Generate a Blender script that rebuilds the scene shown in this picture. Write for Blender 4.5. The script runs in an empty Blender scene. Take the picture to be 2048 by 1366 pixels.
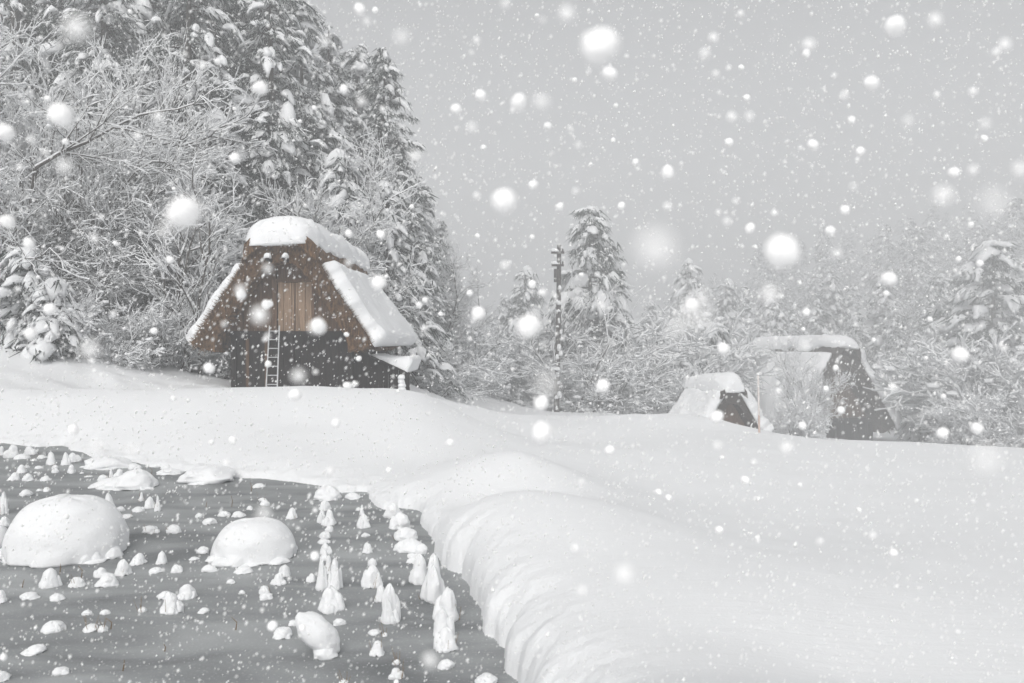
import bpy, math, random
import numpy as np
from mathutils import Vector, Matrix
R = math.radians
sc = bpy.context.scene
# ------------------------------------------------------------------ camera, sky, sun, exposure
EYE = 1.8
FPX = 1593.0
cd = bpy.data.cameras.new('camera'); cam = bpy.data.objects.new('camera', cd); sc.collection.objects.link(cam)
cam.location = (0, 0, EYE); cam.rotation_euler = (R(90), 0, 0)
cd.lens = 28; cd.sensor_width = 36; cd.clip_start = 0.02; cd.clip_end = 3000
APERT = 0.006
cd.dof.use_dof = True; cd.dof.focus_distance = 24.0; cd.dof.aperture_fstop = 0.028 / APERT
sc.camera = cam
SUN_EL, SUN_AZ = 38, 194          # soft light from behind the camera, a little to the left
w = bpy.data.worlds.new('World'); sc.world = w; w.use_nodes = True
nt = w.node_tree; bg = nt.nodes['Background']
sky = nt.nodes.new('ShaderNodeTexSky'); sky.sky_type = 'NISHITA'; sky.sun_disc = False
sky.sun_elevation = R(SUN_EL); sky.sun_rotation = R(SUN_AZ); sky.dust_density = 4; sky.air_density = 1.0; sky.ozone_density = 1.0
hs = nt.nodes.new('ShaderNodeHueSaturation'); hs.inputs['Saturation'].default_value = 0.08
nt.links.new(sky.outputs[0], hs.inputs['Color']); nt.links.new(hs.outputs[0], bg.inputs['Color'])
bg.inputs['Strength'].default_value = 0.08
sl = bpy.data.lights.new('sun', 'SUN'); sun = bpy.data.objects.new('sun', sl); sc.collection.objects.link(sun)
sl.energy = 1.5; sl.angle = R(60); sl.color = (1, 0.975, 0.94)
az = R(SUN_AZ)
sdir = Vector((math.sin(az) * math.cos(R(SUN_EL)), math.cos(az) * math.cos(R(SUN_EL)), math.sin(R(SUN_EL))))
sun.rotation_euler = sdir.to_track_quat('Z', 'Y').to_euler()
sc.view_settings.view_transform = 'Standard'; sc.view_settings.look = 'None'
sc.view_settings.exposure = 0.90; sc.view_settings.gamma = 1
cy = sc.cycles
cy.max_bounces = 5; cy.diffuse_bounces = 3; cy.glossy_bounces = 2; cy.volume_bounces = 1; cy.transparent_max_bounces = 8
cy.use_denoising = True
try: cy.denoiser = 'OPENIMAGEDENOISE'
except Exception: pass
cy.use_adaptive_sampling = False

# ------------------------------------------------------------------ helpers
rng = np.random.default_rng(7)
random.seed(7)

def hash3(ix, iy, iz):
    h = (ix.astype(np.int64) * 374761393 + iy.astype(np.int64) * 668265263 + iz.astype(np.int64) * 2147483647 + 144665) & 0xffffffff
    h = ((h ^ (h >> 13)) * 1274126177) & 0xffffffff
    h = ((h ^ (h >> 16)) * 2246822519) & 0xffffffff
    return ((h ^ (h >> 13)) & 0xffff) / 65535.0 * 2 - 1

def noise3(x, y, z):
    x = np.asarray(x, float); y = np.asarray(y, float) + 0 * x; z = np.asarray(z, float) + 0 * x
    ix, iy, iz = np.floor(x), np.floor(y), np.floor(z)
    fx, fy, fz = x - ix, y - iy, z - iz
    fx = fx * fx * (3 - 2 * fx); fy = fy * fy * (3 - 2 * fy); fz = fz * fz * (3 - 2 * fz)
    r = 0
    for a in (0, 1):
        wx = fx if a else 1 - fx
        for b in (0, 1):
            wy = fy if b else 1 - fy
            for c in (0, 1):
                wz = fz if c else 1 - fz
                r = r + wx * wy * wz * hash3(ix + a, iy + b, iz + c)
    return r

def fbm(x, y, z=0.0, oct=3):
    r, a, f = 0, 1.0, 1.0
    for k in range(oct):
        r = r + a * noise3(np.asarray(x) * f + 17.3 * k, np.asarray(y) * f - 9.1 * k, np.asarray(z) * f + 5.7 * k)
        a *= 0.5; f *= 2.03
    return r

def mesh_np(name, V, F, mat, parent=None, smooth=True, mats=None, mi=None):
    """V (n,3); F list of arrays (m,3) and (m,4)"""
    me = bpy.data.meshes.new(name)
    V = np.asarray(V, np.float32)
    if not isinstance(F, (list, tuple)): F = [F]
    F = [np.asarray(f, np.int32) for f in F if len(f)]
    me.vertices.add(len(V)); me.vertices.foreach_set('co', V.ravel())
    nl = sum(f.size for f in F); npoly = sum(len(f) for f in F)
    me.loops.add(nl); me.polygons.add(npoly)
    me.loops.foreach_set('vertex_index', np.concatenate([f.ravel() for f in F]))
    tot = np.concatenate([np.full(len(f), f.shape[1], np.int32) for f in F])
    st = np.concatenate([[0], np.cumsum(tot)[:-1]]).astype(np.int32)
    me.polygons.foreach_set('loop_start', st)
    try: me.polygons.foreach_set('loop_total', tot)
    except Exception: pass
    me.polygons.foreach_set('use_smooth', np.full(npoly, smooth))
    me.update(calc_edges=True); me.validate()
    if mat is not None: me.materials.append(mat)
    return link(name, me, parent)

def link(name, me, parent=None):
    o = bpy.data.objects.new(name, me); sc.collection.objects.link(o)
    if parent is not None: o.parent = parent
    return o

def tag(o, label=None, cat=None, group=None, kind=None):
    if label: o['label'] = label
    if cat: o['category'] = cat
    if group: o['group'] = group
    if kind: o['kind'] = kind
    return o

def empty(name, loc, rz=0, s=1.0):
    o = bpy.data.objects.new(name, None); sc.collection.objects.link(o)
    o.location = loc; o.rotation_euler = (0, 0, rz); o.scale = (s, s, s)
    o.empty_display_size = 0.2
    return o

def copy_tree(o, parent=None):
    c = o.copy(); sc.collection.objects.link(c)
    if parent is not None: c.parent = parent
    for ch in o.children: copy_tree(ch, c)
    return c

def at(px, py, D):
    return Vector(((px - 1024) / FPX * D, D, EYE - (py - 683) / FPX * D))

class MB:
    """collects triangles / quads into one mesh"""
    def __init__(s): s.V = []; s.F3 = []; s.F4 = []; s.n = 0
    def add(s, V, F):
        V = np.asarray(V, float).reshape(-1, 3); F = np.asarray(F, int)
        s.V.append(V); (s.F3 if F.shape[1] == 3 else s.F4).append(F + s.n); s.n += len(V)
    def box(s, c, d, rot=None):
        x, y, z = [v / 2 for v in d]
        V = np.array([(-x, -y, -z), (x, -y, -z), (x, y, -z), (-x, y, -z), (-x, -y, z), (x, -y, z), (x, y, z), (-x, y, z)])
        if rot is not None: V = V @ np.array(rot).T
        s.add(V + np.array(c), [(0, 3, 2, 1), (4, 5, 6, 7), (0, 1, 5, 4), (1, 2, 6, 5), (2, 3, 7, 6), (3, 0, 4, 7)])
    def tube(s, pts, rad, n=8, cap=True):
        pts = np.asarray(pts, float); rad = np.broadcast_to(rad, (len(pts),))
        V = []
        for i, p in enumerate(pts):
            d = pts[min(i + 1, len(pts) - 1)] - pts[max(i - 1, 0)]; d = d / (np.linalg.norm(d) + 1e-9)
            u = np.cross(d, (0, 0, 1) if abs(d[2]) < 0.9 else (1, 0, 0)); u /= np.linalg.norm(u); v = np.cross(d, u)
            a = np.arange(n) * 2 * np.pi / n
            V.append(p + rad[i] * (np.cos(a)[:, None] * u + np.sin(a)[:, None] * v))
        V = np.concatenate(V); F = []
        for i in range(len(pts) - 1):
            for k in range(n):
                F.append((i * n + k, i * n + (k + 1) % n, (i + 1) * n + (k + 1) % n, (i + 1) * n + k))
        s.add(V, F)
        if cap:
            m = len(pts) - 1
            s.add(np.concatenate([V[:n], [pts[0]]]), [(k, n, (k + 1) % n) for k in range(n)])
            s.add(np.concatenate([V[m * n:], [pts[m]]]), [(k, (k + 1) % n, n) for k in range(n)])
    def build(s, name, mat, parent=None, smooth=False):
        V = np.concatenate(s.V) if s.V else np.zeros((0, 3))
        F = []
        if s.F3: F.append(np.concatenate(s.F3))
        if s.F4: F.append(np.concatenate(s.F4))
        return mesh_np(name, V, F, mat, parent, smooth)

def ico(level):
    t = (1 + 5 ** .5) / 2
    V = [(-1, t, 0), (1, t, 0), (-1, -t, 0), (1, -t, 0), (0, -1, t), (0, 1, t), (0, -1, -t), (0, 1, -t), (t, 0, -1), (t, 0, 1), (-t, 0, -1), (-t, 0, 1)]
    F = [(0, 11, 5), (0, 5, 1), (0, 1, 7), (0, 7, 10), (0, 10, 11), (1, 5, 9), (5, 11, 4), (11, 10, 2), (10, 7, 6), (7, 1, 8), (3, 9, 4), (3, 4, 2), (3, 2, 6), (3, 6, 8), (3, 8, 9), (4, 9, 5), (2, 4, 11), (6, 2, 10), (8, 6, 7), (9, 8, 1)]
    V = [np.array(v) / np.linalg.norm(v) for v in V]
    for _ in range(level):
        mid = {}; NF = []
        def m(a, b):
            k = (min(a, b), max(a, b))
            if k not in mid:
                p = V[a] + V[b]; V.append(p / np.linalg.norm(p)); mid[k] = len(V) - 1
            return mid[k]
        for a, b, c in F:
            ab, bc, ca = m(a, b), m(b, c), m(c, a)
            NF += [(a, ab, ca), (b, bc, ab), (c, ca, bc), (ab, bc, ca)]
        F = NF
    return np.array(V), np.array(F)
ICO1, ICO2, ICO3 = ico(1), ico(2), ico(3)

# ------------------------------------------------------------------ materials
def nodes(name):
    m = bpy.data.materials.new(name); m.use_nodes = True
    return m, m.node_tree, m.node_tree.nodes['Principled BSDF']

def snow_mat(name, col=(0.79, 0.80, 0.812), bump=0.35, scale=60, wind=False):
    m, t, b = nodes(name)
    b.inputs['Base Color'].default_value = (*col, 1); b.inputs['Roughness'].default_value = 0.75
    b.inputs['Specular IOR Level'].default_value = 0.2
    tc = t.nodes.new('ShaderNodeTexCoord'); n1 = t.nodes.new('ShaderNodeTexNoise')
    n1.inputs['Scale'].default_value = scale; n1.inputs['Detail'].default_value = 4
    mp = t.nodes.new('ShaderNodeMapping')
    t.links.new(tc.outputs['Object'], mp.inputs['Vector']); t.links.new(mp.outputs[0], n1.inputs['Vector'])
    bp = t.nodes.new('ShaderNodeBump'); bp.inputs['Strength'].default_value = bump; bp.inputs['Distance'].default_value = 0.01
    t.links.new(n1.outputs['Fac'], bp.inputs['Height'])
    last = bp
    if wind:
        mp2 = t.nodes.new('ShaderNodeMapping'); mp2.inputs['Scale'].default_value = (2.0, 22.0, 3.0); mp2.inputs['Rotation'].default_value = (0, 0, R(8))
        n2 = t.nodes.new('ShaderNodeTexNoise'); n2.inputs['Scale'].default_value = 1.0; n2.inputs['Detail'].default_value = 3; n2.inputs['Distortion'].default_value = 0.6
        t.links.new(tc.outputs['Object'], mp2.inputs['Vector']); t.links.new(mp2.outputs[0], n2.inputs['Vector'])
        b2 = t.nodes.new('ShaderNodeBump'); b2.inputs['Strength'].default_value = 0.4; b2.inputs['Distance'].default_value = 0.012
        t.links.new(n2.outputs['Fac'], b2.inputs['Height']); t.links.new(bp.outputs[0], b2.inputs['Normal'])
        last = b2
    t.links.new(last.outputs[0], b.inputs['Normal'])
    return m

def ramp_mat(name, c0, c1, scale=(1, 1, 1), nscale=5.0, rough=0.9, bump=0.0, detail=5, p0=0.3, p1=0.7, dist=0.02, spec=0.2):
    m, t, b = nodes(name)
    tc = t.nodes.new('ShaderNodeTexCoord'); mp = t.nodes.new('ShaderNodeMapping'); mp.inputs['Scale'].default_value = scale
    n = t.nodes.new('ShaderNodeTexNoise'); n.inputs['Scale'].default_value = nscale; n.inputs['Detail'].default_value = detail; n.inputs['Roughness'].default_value = 0.65
    r = t.nodes.new('ShaderNodeValToRGB'); r.color_ramp.elements[0].position = p0; r.color_ramp.elements[1].position = p1
    r.color_ramp.elements[0].color = (*c0, 1); r.color_ramp.elements[1].color = (*c1, 1)
    t.links.new(tc.outputs['Object'], mp.inputs['Vector']); t.links.new(mp.outputs[0], n.inputs['Vector'])
    t.links.new(n.outputs['Fac'], r.inputs['Fac']); t.links.new(r.outputs[0], b.inputs['Base Color'])
    b.inputs['Roughness'].default_value = rough; b.inputs['Specular IOR Level'].default_value = spec
    if bump:
        bp = t.nodes.new('ShaderNodeBump'); bp.inputs['Strength'].default_value = bump; bp.inputs['Distance'].default_value = dist
        t.links.new(n.outputs['Fac'], bp.inputs['Height']); t.links.new(bp.outputs[0], b.inputs['Normal'])
    return m

M = {}
M['snow'] = snow_mat('snow', wind=True)
M['cap'] = snow_mat('snow_cap', col=(0.82, 0.83, 0.842), bump=0.3, scale=45)
M['treesnow'] = snow_mat('tree_snow', col=(0.76, 0.77, 0.782), bump=0.0)
M['needle'] = ramp_mat('needles', (0.018, 0.026, 0.024), (0.06, 0.075, 0.068), nscale=3)
M['bark'] = ramp_mat('bark', (0.035, 0.03, 0.027), (0.10, 0.088, 0.078), scale=(6, 6, 1), nscale=4, bump=0.5)
M['twig'] = ramp_mat('twig', (0.04, 0.036, 0.033), (0.10, 0.09, 0.082), nscale=4)
M['thatch'] = ramp_mat('thatch', (0.018, 0.011, 0.007), (0.28, 0.16, 0.08), scale=(6, 1.6, 1.7), nscale=2.6, bump=1.0, detail=8, dist=0.08, p0=0.32, p1=0.72)
M['thatch_grey'] = ramp_mat('thatch_grey', (0.03, 0.024, 0.02), (0.10, 0.08, 0.068), scale=(8, 1.2, 2.0), nscale=3.2, bump=1.0, detail=8, dist=0.08)
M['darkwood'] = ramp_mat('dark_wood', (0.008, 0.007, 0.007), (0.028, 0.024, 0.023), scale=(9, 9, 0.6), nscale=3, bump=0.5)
M['oldwood'] = ramp_mat('old_wood', (0.035, 0.021, 0.014), (0.17, 0.10, 0.06), scale=(12, 12, 0.7), nscale=2.4, bump=0.6, detail=7)
M['paleboard'] = ramp_mat('pale_board', (0.12, 0.08, 0.055), (0.38, 0.265, 0.18), scale=(14, 14, 0.8), nscale=2.2, bump=0.6, detail=7)
M['metal'] = ramp_mat('ladder_metal', (0.42, 0.43, 0.44), (0.6, 0.61, 0.62), nscale=6, rough=0.5)
M['straw'] = ramp_mat('straw', (0.12, 0.075, 0.04), (0.30, 0.21, 0.12), nscale=8)
M['pole'] = ramp_mat('weathered_pole', (0.035, 0.03, 0.028), (0.085, 0.075, 0.068), scale=(8, 8, 0.8), nscale=3, bump=0.4)
M['stake'] = ramp_mat('stake_paint', (0.55, 0.5, 0.48), (0.75, 0.72, 0.7), nscale=2)
M['stakered'] = ramp_mat('stake_red', (0.5, 0.38, 0.34), (0.6, 0.5, 0.46), nscale=2)

def pond_mat():
    m, t, b = nodes('slushy_ice')
    tc = t.nodes.new('ShaderNodeTexCoord')
    n1 = t.nodes.new('ShaderNodeTexNoise'); n1.inputs['Scale'].default_value = 1.1; n1.inputs['Detail'].default_value = 5; n1.inputs['Distortion'].default_value = 0.8
    mp = t.nodes.new('ShaderNodeMapping'); mp.inputs['Scale'].default_value = (0.7, 1.8, 1)
    t.links.new(tc.outputs['Object'], mp.inputs['Vector']); t.links.new(mp.outputs[0], n1.inputs['Vector'])
    r = t.nodes.new('ShaderNodeValToRGB')
    r.color_ramp.elements[0].position = 0.3; r.color_ramp.elements[1].position = 0.75
    r.color_ramp.elements[0].color = (0.15, 0.158, 0.163, 1); r.color_ramp.elements[1].color = (0.40, 0.414, 0.42, 1)
    t.links.new(n1.outputs['Fac'], r.inputs['Fac'])
    n2 = t.nodes.new('ShaderNodeTexNoise'); n2.inputs['Scale'].default_value = 55; n2.inputs['Detail'].default_value = 3
    t.links.new(tc.outputs['Object'], n2.inputs['Vector'])
    r2 = t.nodes.new('ShaderNodeValToRGB'); r2.color_ramp.elements[0].position = 0.60; r2.color_ramp.elements[1].position = 0.74
    r2.color_ramp.elements[0].color = (0, 0, 0, 1); r2.color_ramp.elements[1].color = (0.55, 0.55, 0.55, 1)
    t.links.new(n2.outputs['Fac'], r2.inputs['Fac'])
    mx = t.nodes.new('ShaderNodeMix'); mx.data_type = 'RGBA'
    t.links.new(r2.outputs[0], mx.inputs['Factor']); t.links.new(r.outputs[0], mx.inputs['A']); mx.inputs['B'].default_value = (0.6, 0.62, 0.63, 1)
    t.links.new(mx.outputs['Result'], b.inputs['Base Color'])
    b.inputs['Roughness'].default_value = 0.55; b.inputs['Specular IOR Level'].default_value = 0.35
    bp = t.nodes.new('ShaderNodeBump'); bp.inputs['Strength'].default_value = 0.25; bp.inputs['Distance'].default_value = 0.01
    t.links.new(n2.outputs['Fac'], bp.inputs['Height']); t.links.new(bp.outputs[0], b.inputs['Normal'])
    return m
M['pond'] = pond_mat()

# ------------------------------------------------------------------ terrain
def zpx(py, D): return EYE - (py - 683) / FPX * D
# (column, distance, row): the height of the snow where that sight line meets it
CT = [
 (-300,15,860),(0,15,850),(0,17.5,777),(-300,18,777),(200,14,850),(200,16.8,776),(400,11.8,900),(400,13.2,845),(400,16,776),
 (600,11,912),(600,13,845),(600,15.6,776),(750,10.8,925),(750,12.5,845),(780,15.3,778),(850,15.2,788),(925,14.3,832),(1000,13.2,870),(1000,11.5,905),(850,12.5,850),(850,10.5,930),
 (0,20.5,800),(400,19,800),(750,18.5,805),(950,17,860),
 (350,24,785),(600,24,787),(850,24,795),(450,36,755),(800,36,757),(600,30,768),
 (0,22,772),(0,26,690),(0,30,628),(0,36,585),(-300,26,640),(-300,34,520),(200,24,772),(200,29,700),(200,36,640),(400,29,760),(400,36,715),(300,42,640),
 (0,55,420),(-300,55,330),(300,55,480),(600,55,590),(800,60,690),(800,48,745),(900,36,808),(900,48,790),(960,75,800),(960,28,828),
 (1000,20,852),(1060,24,833),(1060,34,833),(1060,50,830),(1060,64,825),(1200,24,833),(1200,34,836),(1200,50,834),(1200,64,828),(1050,90,800),(1250,90,812),(1050,140,755),
 (1100,16,885),(1180,12.5,930),(1300,10,985),(1300,14,905),(1300,20,852),(1400,24,832),(1350,34,845),(1350,50,845),(1350,64,836),
 (1500,8,1050),(1500,12,950),(1500,20,866),(1550,23.5,872),(1800,15,910),(1800,20,886),(2048,19,897),(2048,10,985),(2048,6,1120),(2048,3.5,1366),(1700,5,1150),(1700,3.4,1366),
 (2500,19,940),(2500,10,1010),(2500,4,1300),
 (1550,29,915),(2048,24,940),(1800,26,930),(2048,36,930),(1800,40,915),(1550,42,900),(1550,60,892),(1800,60,898),(2048,60,915),(1700,85,870),(2048,85,885),(1400,85,840),(1700,120,800),(2048,120,800),(2500,60,930),(2500,100,860),
 (1000,6.9,986),(1100,6.7,983),(1100,6.0,1030),(1000,6.0,1045),(1200,6.4,1006),(1200,5,1125),(1300,6.3,1035),(1400,7.2,1050),(1200,3.2,1366),(1500,3.0,1366),(1500,4.5,1170),
 (950,7.8,1010),(1100,7.9,995),(1220,7.8,1000),(950,9,919),(1040,9,906),(1140,8.9,944),(900,10.2,925),(1050,10.4,925),(870,8.9,955),
 (1000,2.6,1480),(1500,2.2,1540),
 (1400,170,700),(1700,170,650),(2048,170,610),(2500,170,580),(1400,260,620),(1700,260,570),(2048,260,530),(2500,260,500),(1100,260,655),(950,260,650),(800,140,610),(800,260,590),(400,140,400),(0,140,330),(400,260,480),(0,260,430),
]
CT = np.array(CT, float)
def warp(px, D): return px / 420.0, 3.2 * np.log(D)
cu, cv = warp(CT[:, 0], CT[:, 1]); cz = zpx(CT[:, 2], CT[:, 1])
def phi(r2): return 0.5 * r2 * np.log(r2 + 1e-9)
n = len(cu)
A = np.zeros((n + 3, n + 3)); r2 = (cu[:, None] - cu) ** 2 + (cv[:, None] - cv) ** 2
A[:n, :n] = phi(r2) + 0.0008 * np.eye(n); A[:n, n] = 1; A[:n, n + 1] = cu; A[:n, n + 2] = cv; A[n:, :n] = A[:n, n:].T
TW = np.linalg.solve(A, np.concatenate([cz, [0, 0, 0]]))
def top_height(X, Y):
    D = np.clip(np.where(Y > 0, Y, 0), 2.4, 260.0); px = np.clip(1024 + FPX * X / np.maximum(D, 0.01), -500, 3300)
    u, v = warp(px, D); z = np.full(u.shape, TW[n]) + TW[n + 1] * u + TW[n + 2] * v
    for k in range(n): z += TW[k] * phi((u - cu[k]) ** 2 + (v - cv[k]) ** 2)
    return np.clip(z, -14, 44)
PP = [(-700,880),(-300,882),(0,886),(75,895),(120,892),(175,915),(265,922),(330,935),(420,948),(520,957),(630,972),(660,976),(690,984),(735,984),(748,1004),(772,1018),(800,1012),
      (828,1020),(832,1046),(850,1070),(872,1086),(892,1114),(922,1150),(945,1180),(952,1200),(962,1236),(978,1266),(1004,1274),(1012,1290),(1026,1300),(1030,1345),(1046,1368),(1085,1450),(1120,1560)]
PW = [((x - 1024) / FPX * (EYE * FPX / (y - 683)), EYE * FPX / (y - 683)) for x, y in PP]
PW += [(-0.2, 2.2), (-6, 2.0), (-16, 3.0)]
PW = np.array(PW)
def shore(X, Y):
    """signed distance to the pond edge, positive on land"""
    d2 = np.full(X.shape, 1e9); ins = np.zeros(X.shape, bool); al = np.zeros(X.shape); run = 0.0
    for i in range(len(PW)):
        a, b = PW[i], PW[(i + 1) % len(PW)]
        e = b - a; t = np.clip(((X - a[0]) * e[0] + (Y - a[1]) * e[1]) / (e @ e), 0, 1)
        q = (X - a[0] - t * e[0]) ** 2 + (Y - a[1] - t * e[1]) ** 2
        L = math.hypot(*e); al = np.where(q < d2, run + t * L, al); d2 = np.minimum(d2, q); run += L
        c = (a[1] > Y) != (b[1] > Y)
        with np.errstate(divide='ignore', invalid='ignore'):
            xi = a[0] + (Y - a[1]) / (b[1] - a[1] if b[1] != a[1] else 1e-9) * e[0]
        ins ^= c & (X < xi)
    d = np.sqrt(d2); return np.where(ins, -d, d), al
def height(X, Y):
    X = np.asarray(X, float); Y = np.asarray(Y, float)
    T = top_height(X, Y); dist = np.hypot(X, Y)
    T = T + 0.03 * fbm(X * 0.5, Y * 0.5, oct=2) * np.clip((dist - 5) / 8, 0, 1) + 0.012 * fbm(X * 1.7, Y * 1.7, 3.3, oct=2)
    T = T + np.clip((dist - 21) / 6, 0, 1) * 0.11 * fbm(X * 0.7, Y * 0.7, 8.0, oct=3)
    near = dist < 30
    h = T.copy()
    Xn, Yn = X[near], Y[near]
    s, al = shore(Xn, Yn)
    fade = np.clip(1 - s / 0.5, 0, 1)
    al = al + 0.30 * noise3(al * 1.7, 11.0, 3.0) + 0.10 * noise3(al * 5.3, 12.0, 3.0) + 0.05 * noise3(Xn * 5, Yn * 5, 13.0)
    gate = 0.25 + 1.1 * np.clip(noise3(al * 0.7, 8.0, 8.0) + 0.35 * noise3(al * 2.1, 3.0, 8.0), 0, 1)
    s = s + (0.06 * noise3(al * 1.1, 1.0, 1.0) + 0.035 * noise3(al * 2.6, 5.0, 1.0) * fade + 0.008 * fbm(al * 5.5, s * 2.5, 2.0, oct=2) * fade ** 2 + 0.007 * gate * fbm(al * 10, s * 5, 2.0, oct=3) * fade ** 2) * fade
    s = s + 0.022 * fbm(Xn * 6, Yn * 6, 4.0, oct=4) * fade ** 2 + 0.03 * noise3(Xn * 2.2, Yn * 2.2, 1.0) * fade
    wd = np.where(Yn < 9.6, 0.43, 0.9)
    q = np.clip(s / wd, 0, 1); e = (1 - (1 - q) ** 2.6) ** (1 / 2.4)
    Tn = np.maximum(T[near], 0.1)
    edge = s < wd
    hn = np.where(s <= 0, np.maximum(-0.25, -0.02 + 3.0 * s), Tn * e + 0.004 * (1 - q))
    # fine runnels on the steep flank
    fl = np.clip(1 - q, 0, 1) * (s > 0)
    hn = hn + fl * 0.024 * fbm(Xn * 7, Yn * 7, 7.0, oct=4)
    h[near] = np.where(edge, hn, T[near])
    return h
def gz(x, y): return float(height(np.array([x]), np.array([y]))[0])

ang = np.concatenate([np.linspace(-180, -52, 40, endpoint=False), np.linspace(-52, 52, 900), np.linspace(52, 180, 40)[1:-1]])
rr = np.concatenate([[0.25, 0.7, 1.2, 1.6], np.geomspace(2.0, 30, 560), np.geomspace(30, 420, 140)[1:]])
AA, RR = np.meshgrid(R(1) * ang, rr)
GX, GY = (RR * np.sin(AA)).ravel(), (RR * np.cos(AA)).ravel()
GZ = height(GX, GY)
na, nr = len(ang), len(rr)
idx = np.arange(na * nr).reshape(nr, na); nxt = np.roll(idx, -1, axis=1)
Fq = np.stack([idx[:-1].ravel(), nxt[:-1].ravel(), nxt[1:].ravel(), idx[1:].ravel()], 1)
tag(mesh_np('ground', np.stack([GX, GY, GZ], 1), Fq, M['snow']), kind='structure')
# the pond: the shore line pushed outward under the snow
PC = np.roll(PW, -1, 0) - np.roll(PW, 1, 0); PN = np.stack([-PC[:, 1], PC[:, 0]], 1); PN /= np.linalg.norm(PN, axis=1)[:, None]
pm = bpy.data.meshes.new('pond_water')
ring = [(p[0] + 0.22 * q[0], p[1] + 0.22 * q[1], 0.0) for p, q in zip(PW, PN)]
pm.from_pydata(ring, [], [tuple(range(len(ring)))[::-1]]); pm.materials.append(M['pond'])
tag(link('pond_water', pm), kind='structure')
# ------------------------------------------------------------------ thatched huts
def resample(P, step):
    P = np.asarray(P, float); out = [P[0]]
    for a, b in zip(P[:-1], P[1:]):
        k = max(1, int(np.linalg.norm(b - a) / step))
        for i in range(1, k + 1): out.append(a + (b - a) * i / k)
    return np.array(out)

def extrude_profile(prof, v0, v1, nv, jit, seed, closed=True, front_lean=0.0):
    """closed profile (u, z) swept along v with a rough, strawy surface; both ends filled"""
    P = resample(np.vstack([prof, prof[:1]]), 0.07)[:-1]; m = len(P)
    vs = np.linspace(v0, v1, nv)
    U = np.tile(P[:, 0], (nv, 1)); Z = np.tile(P[:, 1], (nv, 1)); Vv = np.repeat(vs[:, None], m, 1)
    d = jit * fbm(U * 5 + seed, Vv * 5, Z * 5, oct=3)
    c = P.mean(0); du = U - c[0]; dz = Z - c[1]; L = np.hypot(du, dz) + 1e-6
    U2 = U + d * du / L; Z2 = Z + d * dz / L
    Vv = Vv + np.where(np.arange(nv)[:, None] == 0, jit * 1.5 * fbm(U * 7, Z * 7, seed + 3.0, oct=2), 0)
    V = np.stack([U2, Vv, Z2], -1).reshape(-1, 3)
    i = np.arange(nv - 1)[:, None] * m + np.arange(m); j = np.arange(nv - 1)[:, None] * m + (np.arange(m) + 1) % m
    F = np.stack([i.ravel(), i.ravel() + m, j.ravel() + m, j.ravel()], 1)
    return V, F, m

def prism_object(name, prof, v0, v1, nv, jit, seed, mat, parent, fringe=None):
    V, F, m = extrude_profile(prof, v0, v1, nv, jit, seed)
    me = bpy.data.meshes.new(name)
    faces = [tuple(f) for f in F]; faces.append(tuple(range(m))); faces.append(tuple((nv - 1) * m + k for k in range(m))[::-1])
    V = [tuple(p) for p in V]
    if fringe:
        n0 = len(V)
        for tri in fringe:
            V += [tuple(p) for p in tri]; faces.append((n0, n0 + 1, n0 + 2)); n0 += 3
    me.from_pydata(V, [], faces); me.update(); me.materials.append(mat)
    return link(name, me, parent)

def slab(name, P, v0f, v1f, thick, seed, mat, parent, na=40, nv=60, rim=0.3, lift=0.004, flare=0.0):
    """snow lying on the sloping line P (u, z, from the top to the eave), with rounded rims"""
    P = resample(P, 0.05); s = np.concatenate([[0], np.cumsum(np.linalg.norm(np.diff(P, axis=0), axis=1))])
    ss = np.linspace(0, s[-1], na); U = np.interp(ss, s, P[:, 0]); Z = np.interp(ss, s, P[:, 1])
    T = np.stack([np.gradient(U), np.gradient(Z)], 1); T /= np.linalg.norm(T, axis=1)[:, None]
    N = np.stack([-T[:, 1], T[:, 0]], 1); N *= np.sign(N[:, 1].mean())
    a = np.linspace(0, 1, na)[:, None]; k = np.linspace(0, 1, nv)[None, :]
    S = np.repeat(ss[:, None], nv, 1)
    va, vb = v0f(ss)[:, None], v1f(ss)[:, None]
    Vv = va + (vb - va) * k
    edge = np.minimum(np.minimum(S, s[-1] - S), np.minimum(Vv - va, vb - Vv)) + 0 * a
    q = np.clip(edge / rim, 0, 1); e = (1 - (1 - q) ** 2.4) ** (1 / 2.4)
    t = thick * (0.30 + 0.70 * e) * (1 + 0.2 * fbm(S * 0.9 + seed, Vv * 0.9, seed, oct=3)) + flare * (S / s[-1]) ** 2 * e
    top = np.stack([U[:, None] + N[:, :1] * t, Vv, Z[:, None] + N[:, 1:] * t], -1)
    bot = np.stack([U[:, None] + N[:, :1] * lift + 0 * Vv, Vv, Z[:, None] + N[:, 1:] * lift + 0 * Vv], -1)
    V = np.concatenate([top.reshape(-1, 3), bot.reshape(-1, 3)]); o = na * nv
    g = np.arange(na * nv).reshape(na, nv)
    F = [np.stack([g[:-1, :-1].ravel(), g[1:, :-1].ravel(), g[1:, 1:].ravel(), g[:-1, 1:].ravel()], 1)]
    F.append(F[0][:, ::-1] + o)
    ring = np.concatenate([g[0, :], g[1:, -1], g[-1, -2::-1], g[-2:0:-1, 0]]); rn = np.roll(ring, -1)
    F.append(np.stack([ring, rn, rn + o, ring + o], 1))
    return mesh_np(name, V, [np.concatenate(F)], mat, parent)

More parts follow.
